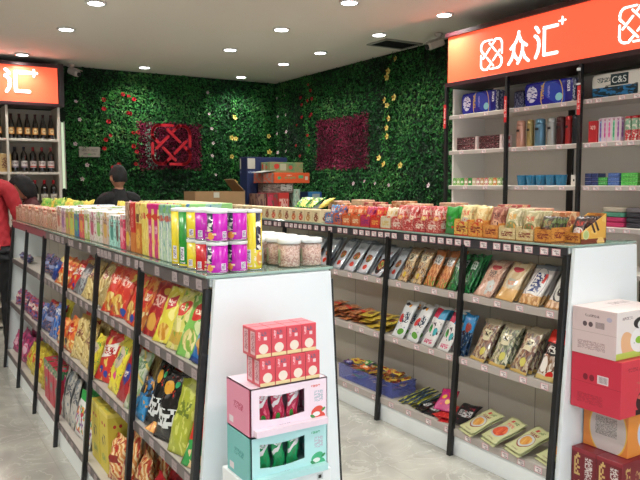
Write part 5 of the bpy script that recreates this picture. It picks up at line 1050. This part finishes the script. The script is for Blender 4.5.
# ---------------------------------------------------------------- cartons in front of the pouch rack's end
def bigcarton(x0, y0, w, d, z0, h, front, side, top, label, rz=0):
    m = boxmesh('shipping_carton', w, d, h, [front, side, top], .002)
    o = goods('shipping_carton', m, (x0+w/2, y0+d/2, 0), label, 'carton', 'cartons by the pouch rack end', (0, 0, rz), z=z0)
    return o
wside = art('cow_side', '#cdb9b8', [('r', 0, .49, 1, .5, '#b39d9c'), ('e', .30, .66, .05, .055, '#5a4a4e'), ('e', .43, .66, .05, .055, '#5a4a4e'), ('r', .54, .60, .74, .73, '#6a5a5e'), ('s', 40, .4, '#cdb9b8', 0, (.54, .60, .74, .73)), ('t', .3, .82, .62, .87, '#8a7678', 5, 1), ('t', .14, .12, .76, .30, '#a8908f', 12, 3), ('e', .84, .82, .06, .05, '#b0a8bc')], .45)
wfront = art('cow_front', '#e6dcd8', [('e', .28, .22, .16, .36, '#e8b488', 15), ('r', 0, 0, 1, .14, '#b8cc5a'), ('e', .5, .36, .2, .26, '#ece8e6'), ('e', .5, .72, .14, .12, '#2a2628'), ('e', .55, .68, .10, .10, '#ece8e6'), ('n', 6, .6, '#2a2628', (.32, .3, .7, .6)), ('e', .5, .36, .09, .08, '#8fbe3a'), ('t', .12, .82, .34, .88, '#a08c8c', 4, 1), ('e', .9, .7, .1, .2, '#e08a9a')], .4)
wtop = art('cow_top', '#d9cecb', [('r', .0, .49, 1, .51, '#bcaeac'), ('t', .5, .6, .9, .8, '#a89a9a', 5, 2)], .45)
c1 = bigcarton(2.823, 1.935, .36, .245, .773, .228, wfront, wside, wtop, 'pale pink and white milk carton with cow picture, top of the stack')
rside = art('redcarton_side', '#c22f44', [('r', .0, .49, 1, .5, '#a82538'), ('e', .30, .60, .05, .06, '#7a1c2c'), ('e', .43, .60, .05, .06, '#7a1c2c'), ('r', .54, .53, .76, .68, '#d8c8cc'), ('s', 40, .4, '#3a3034', 0, (.56, .55, .74, .66)), ('t', .14, .12, .66, .30, '#a8283c', 10, 3)], .4)
rfront = art('redcarton_front', '#d23a4a', [('t', .12, .80, .4, .87, '#a82a38', 4, 1), ('e', .62, .3, .34, .24, '#3a141a', 30), ('n', 5, .55, '#c85a50', (.3, .1, .95, .6)), ('e', .6, .42, .14, .2, '#d88a70'), ('r', .3, .0, 1, .1, '#2a1014')], .4)
bigcarton(2.826, 1.905, .40, .275, .5, .272, rfront, rside, plain('redcarton_top', '#c23648', .4), 'crimson red carton, second from the top of the stack')
oside = art('orange_side', '#d8843c', [('e', .56, .52, .40, .62, '#c8bcb8'), ('o', .56, .52, .42, .66, '#e0b44a', .94), ('t', .28, .36, .76, .80, '#8f8986', 12, 7)], .4)
ofront = art('orange_front', '#e08c3c', [('e', .72, .5, .5, .6, '#c8cfe0'), ('e', .45, .36, .1, .12, '#d86a3a'), ('e', .42, .18, .12, .06, '#6a9a3a'), ('t', .5, .55, .9, .8, '#c89a8a', 4, 2)], .4)
bigcarton(2.925, 1.925, .34, .25, .2855, .2135, ofront, oside, plain('orange_top', '#d88a44', .4), 'orange carton with a pale lilac oval, under the crimson carton')
mside = art('maroon_side', '#6f1722', [('s', 2, .03, '#3f0c12', 0), ('t', .07, .12, .19, .92, '#c8a868', 1, 4), ('t', .30, .2, .42, .88, '#d0c4c0', 2, 9), ('t', .57, .12, .69, .92, '#c8a868', 1, 4), ('t', .80, .2, .92, .88, '#d0c4c0', 2, 9), ('r', 0, .93, 1, 1, '#8a2430')], .4)
mfront = art('maroon_front', '#7a1a26', [('t', .08, .3, .18, .9, '#c8a868', 1, 3), ('t', .3, .6, .8, .8, '#b89060', 4, 1)], .4)
for i in range(2):
    bigcarton(2.85, 1.90+.1415*i, .36, .14, 0.0, .284, mfront, art('maroon_side1', '#6f1722', [('t', .12, .12, .36, .92, '#c8a868', 1, 4), ('t', .56, .2, .86, .88, '#d0c4c0', 2, 9), ('r', 0, .93, 1, 1, '#8a2430')], .4), plain('maroon_top', '#7a2430', .4),
              'maroon carton with gold side lettering on the floor, %s the white end panel' % ['farther from', 'touching'][i])

# ---------------------------------------------------------------- counter with piled cartons behind the racks
kraft = plain('kraft_cardboard', '#9a7a54', .8, grain=.1)
cnt_top = plain('counter_stone', '#5a544e', .3)
e = empty('cash_counter', (3.72, 7.60, 0), 0, 'dark-topped counter behind the racks carrying piled cartons', 'counter')
P('carcass', 1.7, .62, .98, plain('counter_dark_wood', '#4a3a30', .5), 0, 0, 0, e); P('worktop', 1.78, .70, .04, cnt_top, 0, 0, .981, e)
P('door', .8, .012, .9, plain('counter_door', '#54443a', .5), -.42, -.317, .04, e); P('door', .8, .012, .9, plain('counter_door', '#54443a', .5), .42, -.317, .04, e)
ZC2 = 1.0215
def cb(x0, x1, y, d, z, h, front, side, top, label, name='shipping_carton'):
    return goods(name, boxmesh(name, x1-x0, d, h, [front, side, top], .003), ((x0+x1)/2, y+d/2, 0), label, 'carton', 'cartons piled on the counter', (0, 0, 0), z=z)
# open kraft box with flaps
e = empty('open_carton', (3.215, 7.49, ZC2+.0008), 0, 'open brown cardboard box with a raised flap on the counter', 'carton')
ow, od, oh = .62, .34, .49
for x, y, w, d in ((0, -od/2, ow, .006), (0, od/2, ow, .006), (-ow/2+.003, 0, .006, od-.012), (ow/2-.003, 0, .006, od-.012)): P('wall', w, d, oh, kraft, x, y, 0, e, bev=0)
P('base', ow-.02, od-.02, .006, kraft, 0, 0, 0, e, bev=0)
ob('flap', mesh('flap', [(ow/2, -od/2, oh), (ow/2, od/2, oh), (ow/2-.12, od/2-.02, oh+.14), (ow/2-.12, -od/2+.05, oh+.14), (ow/2+.004, -od/2, oh), (ow/2+.004, od/2, oh), (ow/2-.116, od/2-.02, oh+.143), (ow/2-.116, -od/2+.05, oh+.143)],
   [(3, 2, 1, 0), (4, 5, 6, 7), (0, 1, 5, 4), (1, 2, 6, 5), (2, 3, 7, 6), (3, 0, 4, 7)], kraft), e)
P('sticker', .07, .003, .06, plain('pale_sticker', '#b8b4a4', .6), -.05, -od/2-.004, oh-.07, e, bev=0)
navyc = plain('navy_carton', '#152040', .5); 
cartons = [
 (3.81, 3.955, 7.30, .26, ZC2, .468, art('pile_red_a', '#9a2c34', [('r', .0, .45, 1, .55, '#c8a8a4'), ('r', .05, .6, .5, .95, '#c03a54'), ('n', 6, .58, '#6a4a40')], .5), 'red and pink carton at base of the carton pile'),
 (3.96, 4.11, 7.30, .26, ZC2, .468, art('pile_red_b', '#b83430', [('t', .1, .55, .9, .85, '#d8b0a4', 5, 1), ('t', .1, .1, .9, .35, '#8a2a28', 4, 1)], .5), 'bright red carton at base of the pile, next to the red and pink one'),
 (3.68, 3.805, 7.32, .2, ZC2, .46, art('pile_brown', '#5a3a38', [('n', 5, .5, '#8a6a5a')], .5), 'narrow brown carton at the edge of the pile'),
 (3.83, 4.18, 7.32, .26, ZC2+.4692, .115, art('pile_grey', '#6a5650', [('n', 4, .5, '#8a7a70'), ('r', .5, .2, .95, .9, '#b0aca4'), ('n', 8, .58, '#3a3230')], .5), 'grey-brown carton in the middle of the pile'),
 (4.185, 4.275, 7.32, .2, ZC2, .51, art('pile_mint', '#9ab8a4', [('n', 5, .52, '#c0ccb8'), ('n', 8, .6, '#7a5a4a')], .5), 'mint green carton standing beside the red ones'),
 (4.28, 4.385, 7.32, .2, ZC2, .475, art('pile_navy_s', '#15203f', [('n', 6, .6, '#5a6488', (.1, .1, .9, .4))], .5), 'dark navy carton between mint and light blue cartons'),
 (4.39, 4.59, 7.32, .2, ZC2, .475, art('pile_blue', '#3a78a8', [('r', .3, .4, .85, .95, '#9aa8a8'), ('e', .15, .5, .1, .12, '#14244a'), ('r', .85, .0, 1, 1, '#2a4a90')], .5), 'light blue carton with grey panel nearest the side hedge'),
 (3.76, 3.90, 7.30, .26, ZC2+.5855, .12, art('pile_small_red', '#a84a34', [('n', 4, .5, '#7a6a60')], .5), 'small reddish open carton on the grey-brown carton'),
 (3.905, 4.40, 7.30, .28, ZC2+.5855, .125, art('pile_orange', '#d2552c', [('t', .3, .4, .6, .62, '#4f9a6a', 4, 1), ('r', .68, .45, .82, .75, '#4f9a6a'), ('e', .14, .5, .05, .16, '#4f9a6a'), ('r', .87, .3, .95, .65, '#c8b8a8'), ('t', .35, .7, .5, .8, '#e0b8a0', 3, 1)], .5), 'long orange carton with green lettering, high in the pile'),
 (3.86, 4.32, 7.32, .24, ZC2+.7120, .125, art('pile_tan', '#8a8058', [('n', 5, .52, '#6a8a5a'), ('e', .2, .6, .08, .25, '#b8382c'), ('r', .3, .2, .48, .85, '#a8a48a'), ('r', .55, .2, .7, .85, '#5a7a54'), ('e', .62, .5, .06, .2, '#b84a3a')], .5), 'tan carton with green and red pictures on the orange one'),
 (3.69, 4.25, 7.60, .20, ZC2, .905, art('pile_navy', '#18264e', [('r', .02, .84, .2, .98, '#b0aca0'), ('t', .03, .78, .2, .81, '#7a88a8', 5, 1)], .5), 'tall navy carton with pale label rising behind the pile'),
]
for x0, x1, y, d, z, h, m, lb in cartons: cb(x0, x1, y, d, z, h, m, m, m, lb)
fl_ = ob('paper_sheet', boxmesh('paper_sheet', .26, .16, .006, plain('grey_paper', '#a8a8a0', .6), 0), None, (3.80, 7.36, ZC2+.72), (0, -.12, .3)); tag(fl_, 'pale loose cardboard flap lying on the small reddish carton', 'cardboard'); rest(fl_, ZC2+.7065)

# ---------------------------------------------------------------- people
def skin_mesh(name, verts, edges, radii, mat, root=0, sub=1, extra=None, voxel=0, puff=0):
    me = bpy.data.meshes.new(name); me.from_pydata([tuple(v) for v in verts], edges, [])
    o = bpy.data.objects.new(name, me); COL.objects.link(o)
    md = o.modifiers.new('s', 'SKIN'); sk = me.skin_vertices[0].data
    for i, r in enumerate(radii): sk[i].radius = (r, r) if not isinstance(r, tuple) else r
    sk[root].use_root = True
    o.modifiers.new('d', 'SUBSURF').levels = sub
    if puff: dm = o.modifiers.new('p', 'DISPLACE'); dm.strength = puff; dm.mid_level = 0
    def ev(ob_):
        bpy.context.view_layer.update(); dg = bpy.context.evaluated_depsgraph_get()
        return bpy.data.meshes.new_from_object(ob_.evaluated_get(dg))
    m2 = ev(o)
    if extra:
        bm = bmesh.new(); bm.from_mesh(m2)
        for x in extra: bm.from_mesh(x)
        bm.to_mesh(m2); bm.free()
    if voxel:
        o2 = bpy.data.objects.new('t', m2); COL.objects.link(o2)
        r = o2.modifiers.new('r', 'REMESH'); r.mode = 'VOXEL'; r.voxel_size = voxel; r.use_smooth_shade = True
        sm = o2.modifiers.new('m', 'SMOOTH'); sm.factor = .5; sm.iterations = 2
        m3 = ev(o2); bpy.data.objects.remove(o2); m2 = m3
    bpy.data.objects.remove(o)
    m2.materials.clear(); m2.materials.append(mat)
    m2.polygons.foreach_set('use_smooth', [True]*len(m2.polygons)); m2.name = name
    return m2
def head_mesh(M):
    """head with brow, nose, lips, chin and ears; centre at the origin, facing -Y"""
    bm = bmesh.new(); bmesh.ops.create_uvsphere(bm, u_segments=32, v_segments=24, radius=1)
    for v in bm.verts:
        x, y, z = v.co; w = .076*(1-.18*max(0, -z)**1.5); fy = .098 if y > 0 else .092
        if z < -.3: w *= 1-.22*(-z-.3)
        nx, ny, nz = x*w, y*fy, z*.118
        if y < 0:
            ny -= .020*math.exp(-((x/.16)**2+((z+.14)/.16)**2)); ny -= .006*math.exp(-((x/.35)**2+((z+.45)/.07)**2)); ny -= .008*math.exp(-((x/.3)**2+((z+.82)/.14)**2))
            ny += .010*math.exp(-(((abs(x)-.38)/.16)**2+((z-.02)/.10)**2))
        v.co = Vector((nx, ny, nz))
    for s in (-1, 1):
        r = bmesh.ops.create_uvsphere(bm, u_segments=10, v_segments=8, radius=1)
        for v in r['verts']: v.co = Vector((v.co.x*.010+s*.079, v.co.y*.018+.008, v.co.z*.030-.008))
    bmesh.ops.transform(bm, matrix=M, verts=bm.verts); me = bpy.data.meshes.new('head'); bm.to_mesh(me); bm.free(); return me
def hair_mesh(M, mat, length=.0, seed=1, full=1.0):
    bm = bmesh.new(); bmesh.ops.create_uvsphere(bm, u_segments=36, v_segments=26, radius=1); R = random.Random(seed); kill = []
    for v in bm.verts:
        x, y, z = v.co
        if y < -.35 and z < .45: kill.append(v)
        elif z < -.55 and length == 0: kill.append(v)
        elif length == 0 and abs(x) > .72 and -.55 < z < .12 and y < .45: kill.append(v)
        n = 1+.05*sin(x*17+z*9)*sin(y*13+2)+R.uniform(-.03, .03)
        zz = z*.128 if z > -.1 else z*(.128+length)
        v.co = Vector((x*.088*n*full*(1 if z > 0 else 1+.3*length), (y*.108)*n*full+.006, zz*n+.004))
    bmesh.ops.delete(bm, geom=kill, context='VERTS')
    bmesh.ops.transform(bm, matrix=M, verts=bm.verts); me = bpy.data.meshes.new('hair'); bm.to_mesh(me); bm.free(); me.materials.append(mat)
    me.polygons.foreach_set('use_smooth', [True]*len(me.polygons)); return me
skin_m = plain('warm_skin', '#b98468', .5, grain=.02); hair_m = plain('black_hair', '#0f0d0e', .75)
def hand_chain(V, E, Rr, w, d, up, side):
    """palm and five unequal, slightly curled fingers growing from wrist vertex w along d; side = thumb side"""
    base = Vector(V[w]); s = d.cross(up).normalized()*side
    palm = len(V); V.append(base+d*.05); E.append((w, palm)); Rr.append((.030, .016)); tips = []
    for i, (off, ln) in enumerate(((-.027, .066), (-.009, .078), (.010, .072), (.027, .056))):
        p = base+d*.088+s*(-off); prev = palm
        for k in range(3):
            V.append(p+d*ln*k/2.2-up*(.010*k*k)); E.append((prev, len(V)-1)); Rr.append(.0092-.0008*k); prev = len(V)-1
    p = base+d*.035+s*.032; prev = palm
    for k in range(3):
        V.append(p+(d*.75+s*.65).normalized()*.024*k-up*.006*k); E.append((prev, len(V)-1)); Rr.append(.0105-.001*k); prev = len(V)-1
def person(name, loc, rz, k, label, group, arms, head, shirt_m, trouser_m, hairlen=0, lean=(0, 0), sleeve=1, collar=None, hseed=1, hfull=1.0):
    """arms: per side (elbow, wrist); head: (offset from neck, pitch, roll) ; facing -Y"""
    e = empty(name, loc, rz, label, 'person', group); Z = lambda x, y, z: Vector((x*k, y*k, z*k))
    lx, ly = lean
    V = [Z(0, 0, .95), Z(lx*.3, ly*.3, 1.12), Z(lx*.7, ly*.7, 1.30), Z(lx, ly, 1.41), Z(lx*1.1, ly*1.1-.005, 1.485)]
    E = [(0, 1), (1, 2), (2, 3), (3, 4)]; Rr = [(.145*k, .105*k), (.13*k, .09*k), (.155*k, .105*k), (.10*k, .075*k), (.052*k, .052*k)]
    hc = Z(lx*1.1, ly*1.1, 1.49)+Vector(head[0])*k
    V.append(V[4].lerp(hc, .45)); E.append((4, 5)); Rr.append(.05*k)
    tor = 5
    V.append(Z(0, 0, .90)); E.append((0, 6)); Rr.append((.15*k, .105*k)); legs = []
    for s in (-1, 1):
        legs.append([Z(s*.088, .005, .93), Z(s*.10, 0, .80), Z(s*.105, -.01, .49), Z(s*.11, .012, .40), Z(s*.11, .02, .09), Z(s*.12, -.12, .04)])
    LR = [.098*k, .090*k, .058*k, .058*k, .038*k, (.042*k, .03*k)]
    leg_end = len(V)
    arm_idx = []
    for s, (el, wr) in zip((-1, 1), arms):
        b = len(V); V += [Z(lx+s*.168, ly, 1.405), Z(lx+el[0]*s, ly+el[1], el[2]), Z(lx+wr[0]*s, ly+wr[1], wr[2])]
        E += [(3, b), (b, b+1), (b+1, b+2)]; Rr += [.062*k, .043*k, (.03*k, .024*k)]; arm_idx.append(b)
    n_cl = len(V)
    am = []
    for s, b in zip((-1, 1), arm_idx):
        d = (V[b+2]-V[b+1]).normalized(); up = Vector((0, 0, 1)) if abs(d.z) < .8 else Vector((0, -1, 0)); up = (up-d*up.dot(d)).normalized()
        AV = [V[4].lerp(V[3], .35)+Vector((s*.04*k, 0, -.012*k)), V[3].lerp(V[b], .62)+Vector((0, 0, .008*k)), V[b], V[b].lerp(V[b+1], .5), V[b+1], V[b+1].lerp(V[b+2], .4), V[b+2]]
        AE = [(i, i+1) for i in range(6)]; AR = [.05*k, .064*k, .058*k, .050*k, .043*k, .042*k, (.03*k, .024*k)]
        hand_chain(AV, AE, AR, 6, d, up, -s)
        am.append(skin_mesh('arm', AV, AE, AR, skin_m, 0, 1))
    tv_ = V[:7]; te_ = E[:5]+[(0, 6)]; tr_ = Rr[:7]
    HM = Matrix.Translation(hc) @ Euler((head[1], head[2], head[3] if len(head) > 3 else 0)).to_matrix().to_4x4() @ Matrix.Scale(k, 4)
    lm = [skin_mesh('leg', L, [(i, i+1) for i in range(5)], LR, skin_m, 0, 2) for L in legs]
    body = skin_mesh('body', tv_, te_, tr_, skin_m, 0, 2, [head_mesh(HM)]+lm+am, .0075); ob('body', body, e)
    # cloth panels: the body's own surface near the covered bones, moved outwards
    segs = [(V[i], V[j], 't') for i, j in ((0, 1), (1, 2), (2, 3), (0, 6))] + [(V[3], V[4], 'n'), (V[4], V[5], 'h'), (V[5], hc, 'h')]
    for c in arm_idx: segs += [(V[3], V[c], 't'), (V[c], V[c+1], 'u'), (V[c+1], V[c+2], 'f'), (V[c+2], V[c+2]+(V[c+2]-V[c+1]).normalized()*.2, 'w')]
    for L in legs: segs += [(L[i], L[i+1], 'l') for i in range(5)]
    def near(p):
        best = (9, None, 0)
        for A_, B_, nm in segs:
            ab = B_-A_; t = max(0, min(1, (p-A_).dot(ab)/ab.length_squared)); d = (p-A_-ab*t).length - {'t': .10, 'l': .06}.get(nm, .04)*k
            if d < best[0]: best = (d, nm, t)
        return best
    info = [near(v.co) for v in body.vertices]
    def cloth(nm, mat, off, test):
        keep = [test(v.co, i[1], i[2]) for v, i in zip(body.vertices, info)]; mp = {}; vs = []; fs = []
        for v, kq in zip(body.vertices, keep):
            if kq: mp[v.index] = len(vs); vs.append(v.co+v.normal*(off+.003*sin(v.co.z*60+v.co.x*45)*sin(v.co.x*38+v.co.y*52)))
        n = len(vs); inner = [body.vertices[i].co+body.vertices[i].normal*(off*.25) for i in mp]
        edge = {}
        for pl in body.polygons:
            if all(i in mp for i in pl.vertices):
                f = [mp[i] for i in pl.vertices]; fs.append(f)
                for x, y in zip(f, f[1:]+f[:1]): edge[(x, y)] = 1
        vs += inner
        for x, y in list(edge):
            if (y, x) not in edge: fs.append((y, x, x+n, y+n))
        return ob(nm, mesh(nm, vs, fs, mat, smooth=True), e)
    cloth('shirt', shirt_m, .016, lambda p, r, t: (r in 'tn' and p.z > .90*k and not (r == 'n' and t > .78)) or (r == 'l' and p.z > .93*k) or (r == 'u' and (sleeve or t < .6)) or (r == 'f' and sleeve and t < .88))
    cloth('trousers', trouser_m, .010, lambda p, r, t: (r == 'l' and p.z > .07*k and p.y > -.075*k) or (r == 't' and p.z < 1.0*k))
    for L in legs:
        ob('shoe', skin_mesh('shoe', [L[4]+Vector((0, .03, -.02)), L[4]+Vector((0, -.03, -.035)), L[5]+Vector((0, -.02, .008))], [(0, 1), (1, 2)], [(.05*k, .05*k), (.052*k, .046*k), (.046*k, .036*k)], plain('dark_shoe', '#1a1a1c', .4), 0, 1), e)
    ob('hair', hair_mesh(HM, hair_m, hairlen, hseed, hfull), e)
    for s in (-1, 1):
        ob('eye', lathe('eye', [(.001, -.008), (.008, 0), (.001, .008)], plain('eye_dark', '#1a1414', .2), 10), e, tuple(HM @ Vector((s*.029, -.083, .004))))
    if collar: ob('collar', tube('collar', [V[4]+Vector((.058*k*cos(a), .058*k*sin(a), -.03*k+.012*sin(a))) for a in [i*pi/8 for i in range(17)]], .014*k, collar, 8), e)
    # stand on the floor
    lo = min((v.co.z for c in e.children if c.name.startswith('shoe') for v in c.data.vertices))
    for c in e.children: c.location.z -= lo
    return e
blk = plain('black_cotton', '#0c0d11', .8); trs = plain('black_trouser', '#101116', .8)
person('person', (2.045, 7.28, 0), pi, 1.035, 'person in black t-shirt seen from behind, facing the green hedge wall', None,
       [((.205, -.06, 1.13), (.14, -.27, 1.12)), ((.205, -.06, 1.13), (.14, -.27, 1.12))], ((0, -.02, .135), .12, 0), blk, trs, 0, (0, 0), 0)
person('person', (1.23, 7.42, 0), QX-.1, .985, 'person with bobbed black hair and maroon top, head bent beside the wine shelves', None,
       [((.22, -.12, 1.14), (.10, -.33, 1.15)), ((.22, -.12, 1.14), (.10, -.33, 1.15))], ((0, -.085, .115), .62, 0), plain('maroon_print', '#5c2226', .8, grain=.3), trs, .055, (0, -.03), 1, plain('white_collar_cloth', '#cfc8c4', .8), 3, 1.08)
person('person', (.79, 6.98, 0), pi-.5, 1.12, 'person in red shirt and black trousers standing past the far end of chip rack', None,
       [((.25, -.03, 1.15), (.25, -.20, 1.0)), ((.27, -.03, 1.15), (.25, -.20, 1.0))], ((.10, -.10, .09), .6, .3), plain('red_shirt_cloth', '#a3202a', .8), trs, .02, (.05, -.04), 1)
# small red stool at the end of the aisle
rs = plain('red_plastic', '#b01c24', .35)
e = empty('plastic_stool', (.42, 7.25, 0), .2, 'low red plastic stool on the floor behind the person in red', 'stool')
P('seat', .26, .26, .02, rs, 0, 0, .26, e, bev=.006)
for sx in (-1, 1):
    for sy in (-1, 1): ob('leg', prism('leg', (sx*.125, sy*.125, 0), (sx*.105, sy*.105, .26), .03, .03, rs), e)

# ---------------------------------------------------------------- soft goods give way where they touch
from mathutils.bvhtree import BVHTree
def relax(rounds=9):
    bpy.context.view_layer.update()
    soft = [o for o in bpy.data.objects if o.parent is None and o.type == 'MESH' and o.get('category') in ('bag', 'pouch', 'packet', 'snack', 'sachet')]
    sset = set(soft); hard = []
    for o in bpy.data.objects:
        if o.type == 'MESH' and o not in sset:
            r = o
            while r.parent: r = r.parent
            if r.get('category') in ('display rack', 'tub', 'display tray', 'display box', 'carton', 'box', 'canister', 'jar') and not o.name.startswith('price_tag'): hard.append(o)
    tree = {}
    def T(o):
        if o not in tree:
            M = o.matrix_world; vs = [M @ v.co for v in o.data.vertices]
            tree[o] = (BVHTree.FromPolygons(vs, [tuple(p.vertices) for p in o.data.polygons]), [min(v[i] for v in vs) for i in range(3)], [max(v[i] for v in vs) for i in range(3)])
        return tree[o]
    def hit(a, b):
        A_, B_ = T(a), T(b)
        if any(A_[1][i] > B_[2][i] or B_[1][i] > A_[2][i] for i in range(3)): return False
        return bool(A_[0].overlap(B_[0]))
    cell = {}
    for o in soft+hard:
        t = T(o)
        for k in range(int(t[1][1]*4)-1, int(t[2][1]*4)+2): cell.setdefault(k, set()).add(o)
    near = {o: sorted({q for k in range(int(T(o)[1][1]*4), int(T(o)[2][1]*4)+1) for q in cell.get(k, ()) if q != o}, key=lambda q: q.name) for o in soft}
    for it in range(rounds):
        bad = {}; push = set()
        for o in soft:
            for q in near[o]:
                if q in sset and q.name < o.name: continue
                if hit(o, q):
                    bad[o] = 1
                    if q not in sset: push.add(o)
                    if q in sset: bad[q] = 1
        if not bad: break
        for o in bad:
            if o.scale[1] > .5: o.scale = (o.scale[0]*.97, o.scale[1]*.87, o.scale[2]*.994)
            if o in push and o.get('category') in ('bag', 'pouch', 'packet'): o.location.x += .004
            if o.get('category') == 'snack': o.location.z += .003
            tree.pop(o, None)
        bpy.context.view_layer.update()
relax()

# ---------------------------------------------------------------- light and camera
for i, (x, y, z) in enumerate(LAMPS):
    l = bpy.data.lights.new('downlight_lamp', 'SPOT'); l.energy = 44; l.spot_size = radians(150); l.spot_blend = .9; l.shadow_soft_size = .05; l.color = (1, .965, .91)
    o = bpy.data.objects.new('downlight_lamp', l); o.location = (x, y, z); link(o)
l = bpy.data.lights.new('street_daylight', 'AREA'); l.shape = 'RECTANGLE'; l.size = 7.2; l.size_y = 2.5; l.energy = 62; l.color = (.84, .94, 1.0)
o = bpy.data.objects.new('street_daylight', l); o.location = ((XL+XW)/2, YF-.3, 1.35); o.rotation_euler = (pi/2, 0, 0); link(o)
w = bpy.data.worlds.new('sky'); bpy.context.scene.world = w; w.use_nodes = True
w.node_tree.nodes['Background'].inputs[0].default_value = (.75, .85, 1, 1); w.node_tree.nodes['Background'].inputs[1].default_value = .6
cd = bpy.data.cameras.new('camera'); cd.sensor_width = 36; cd.lens = 687.1*36/640; cd.clip_start = .05
cam = bpy.data.objects.new('camera', cd); COL.objects.link(cam); cam.location = (0, 0, 1.6)
yw, pt, rl = radians(31.9353), radians(4.6894), radians(-.1121)
Fv = Vector((sin(yw)*cos(pt), cos(yw)*cos(pt), -sin(pt))); Rv = Vector((cos(yw), -sin(yw), 0)); Uv = Rv.cross(Fv)
R2 = Rv*cos(rl)+Uv*sin(rl); U2 = R2.cross(Fv)
M = Matrix((R2, U2, -Fv)).transposed(); cam.rotation_euler = M.to_euler()
sc = bpy.context.scene; sc.camera = cam
sc.view_settings.view_transform = 'Standard'; sc.view_settings.look = 'None'; sc.view_settings.gamma = 1; sc.view_settings.exposure = 0.45
try: sc.view_settings.use_curve_mapping = False
except Exception: pass
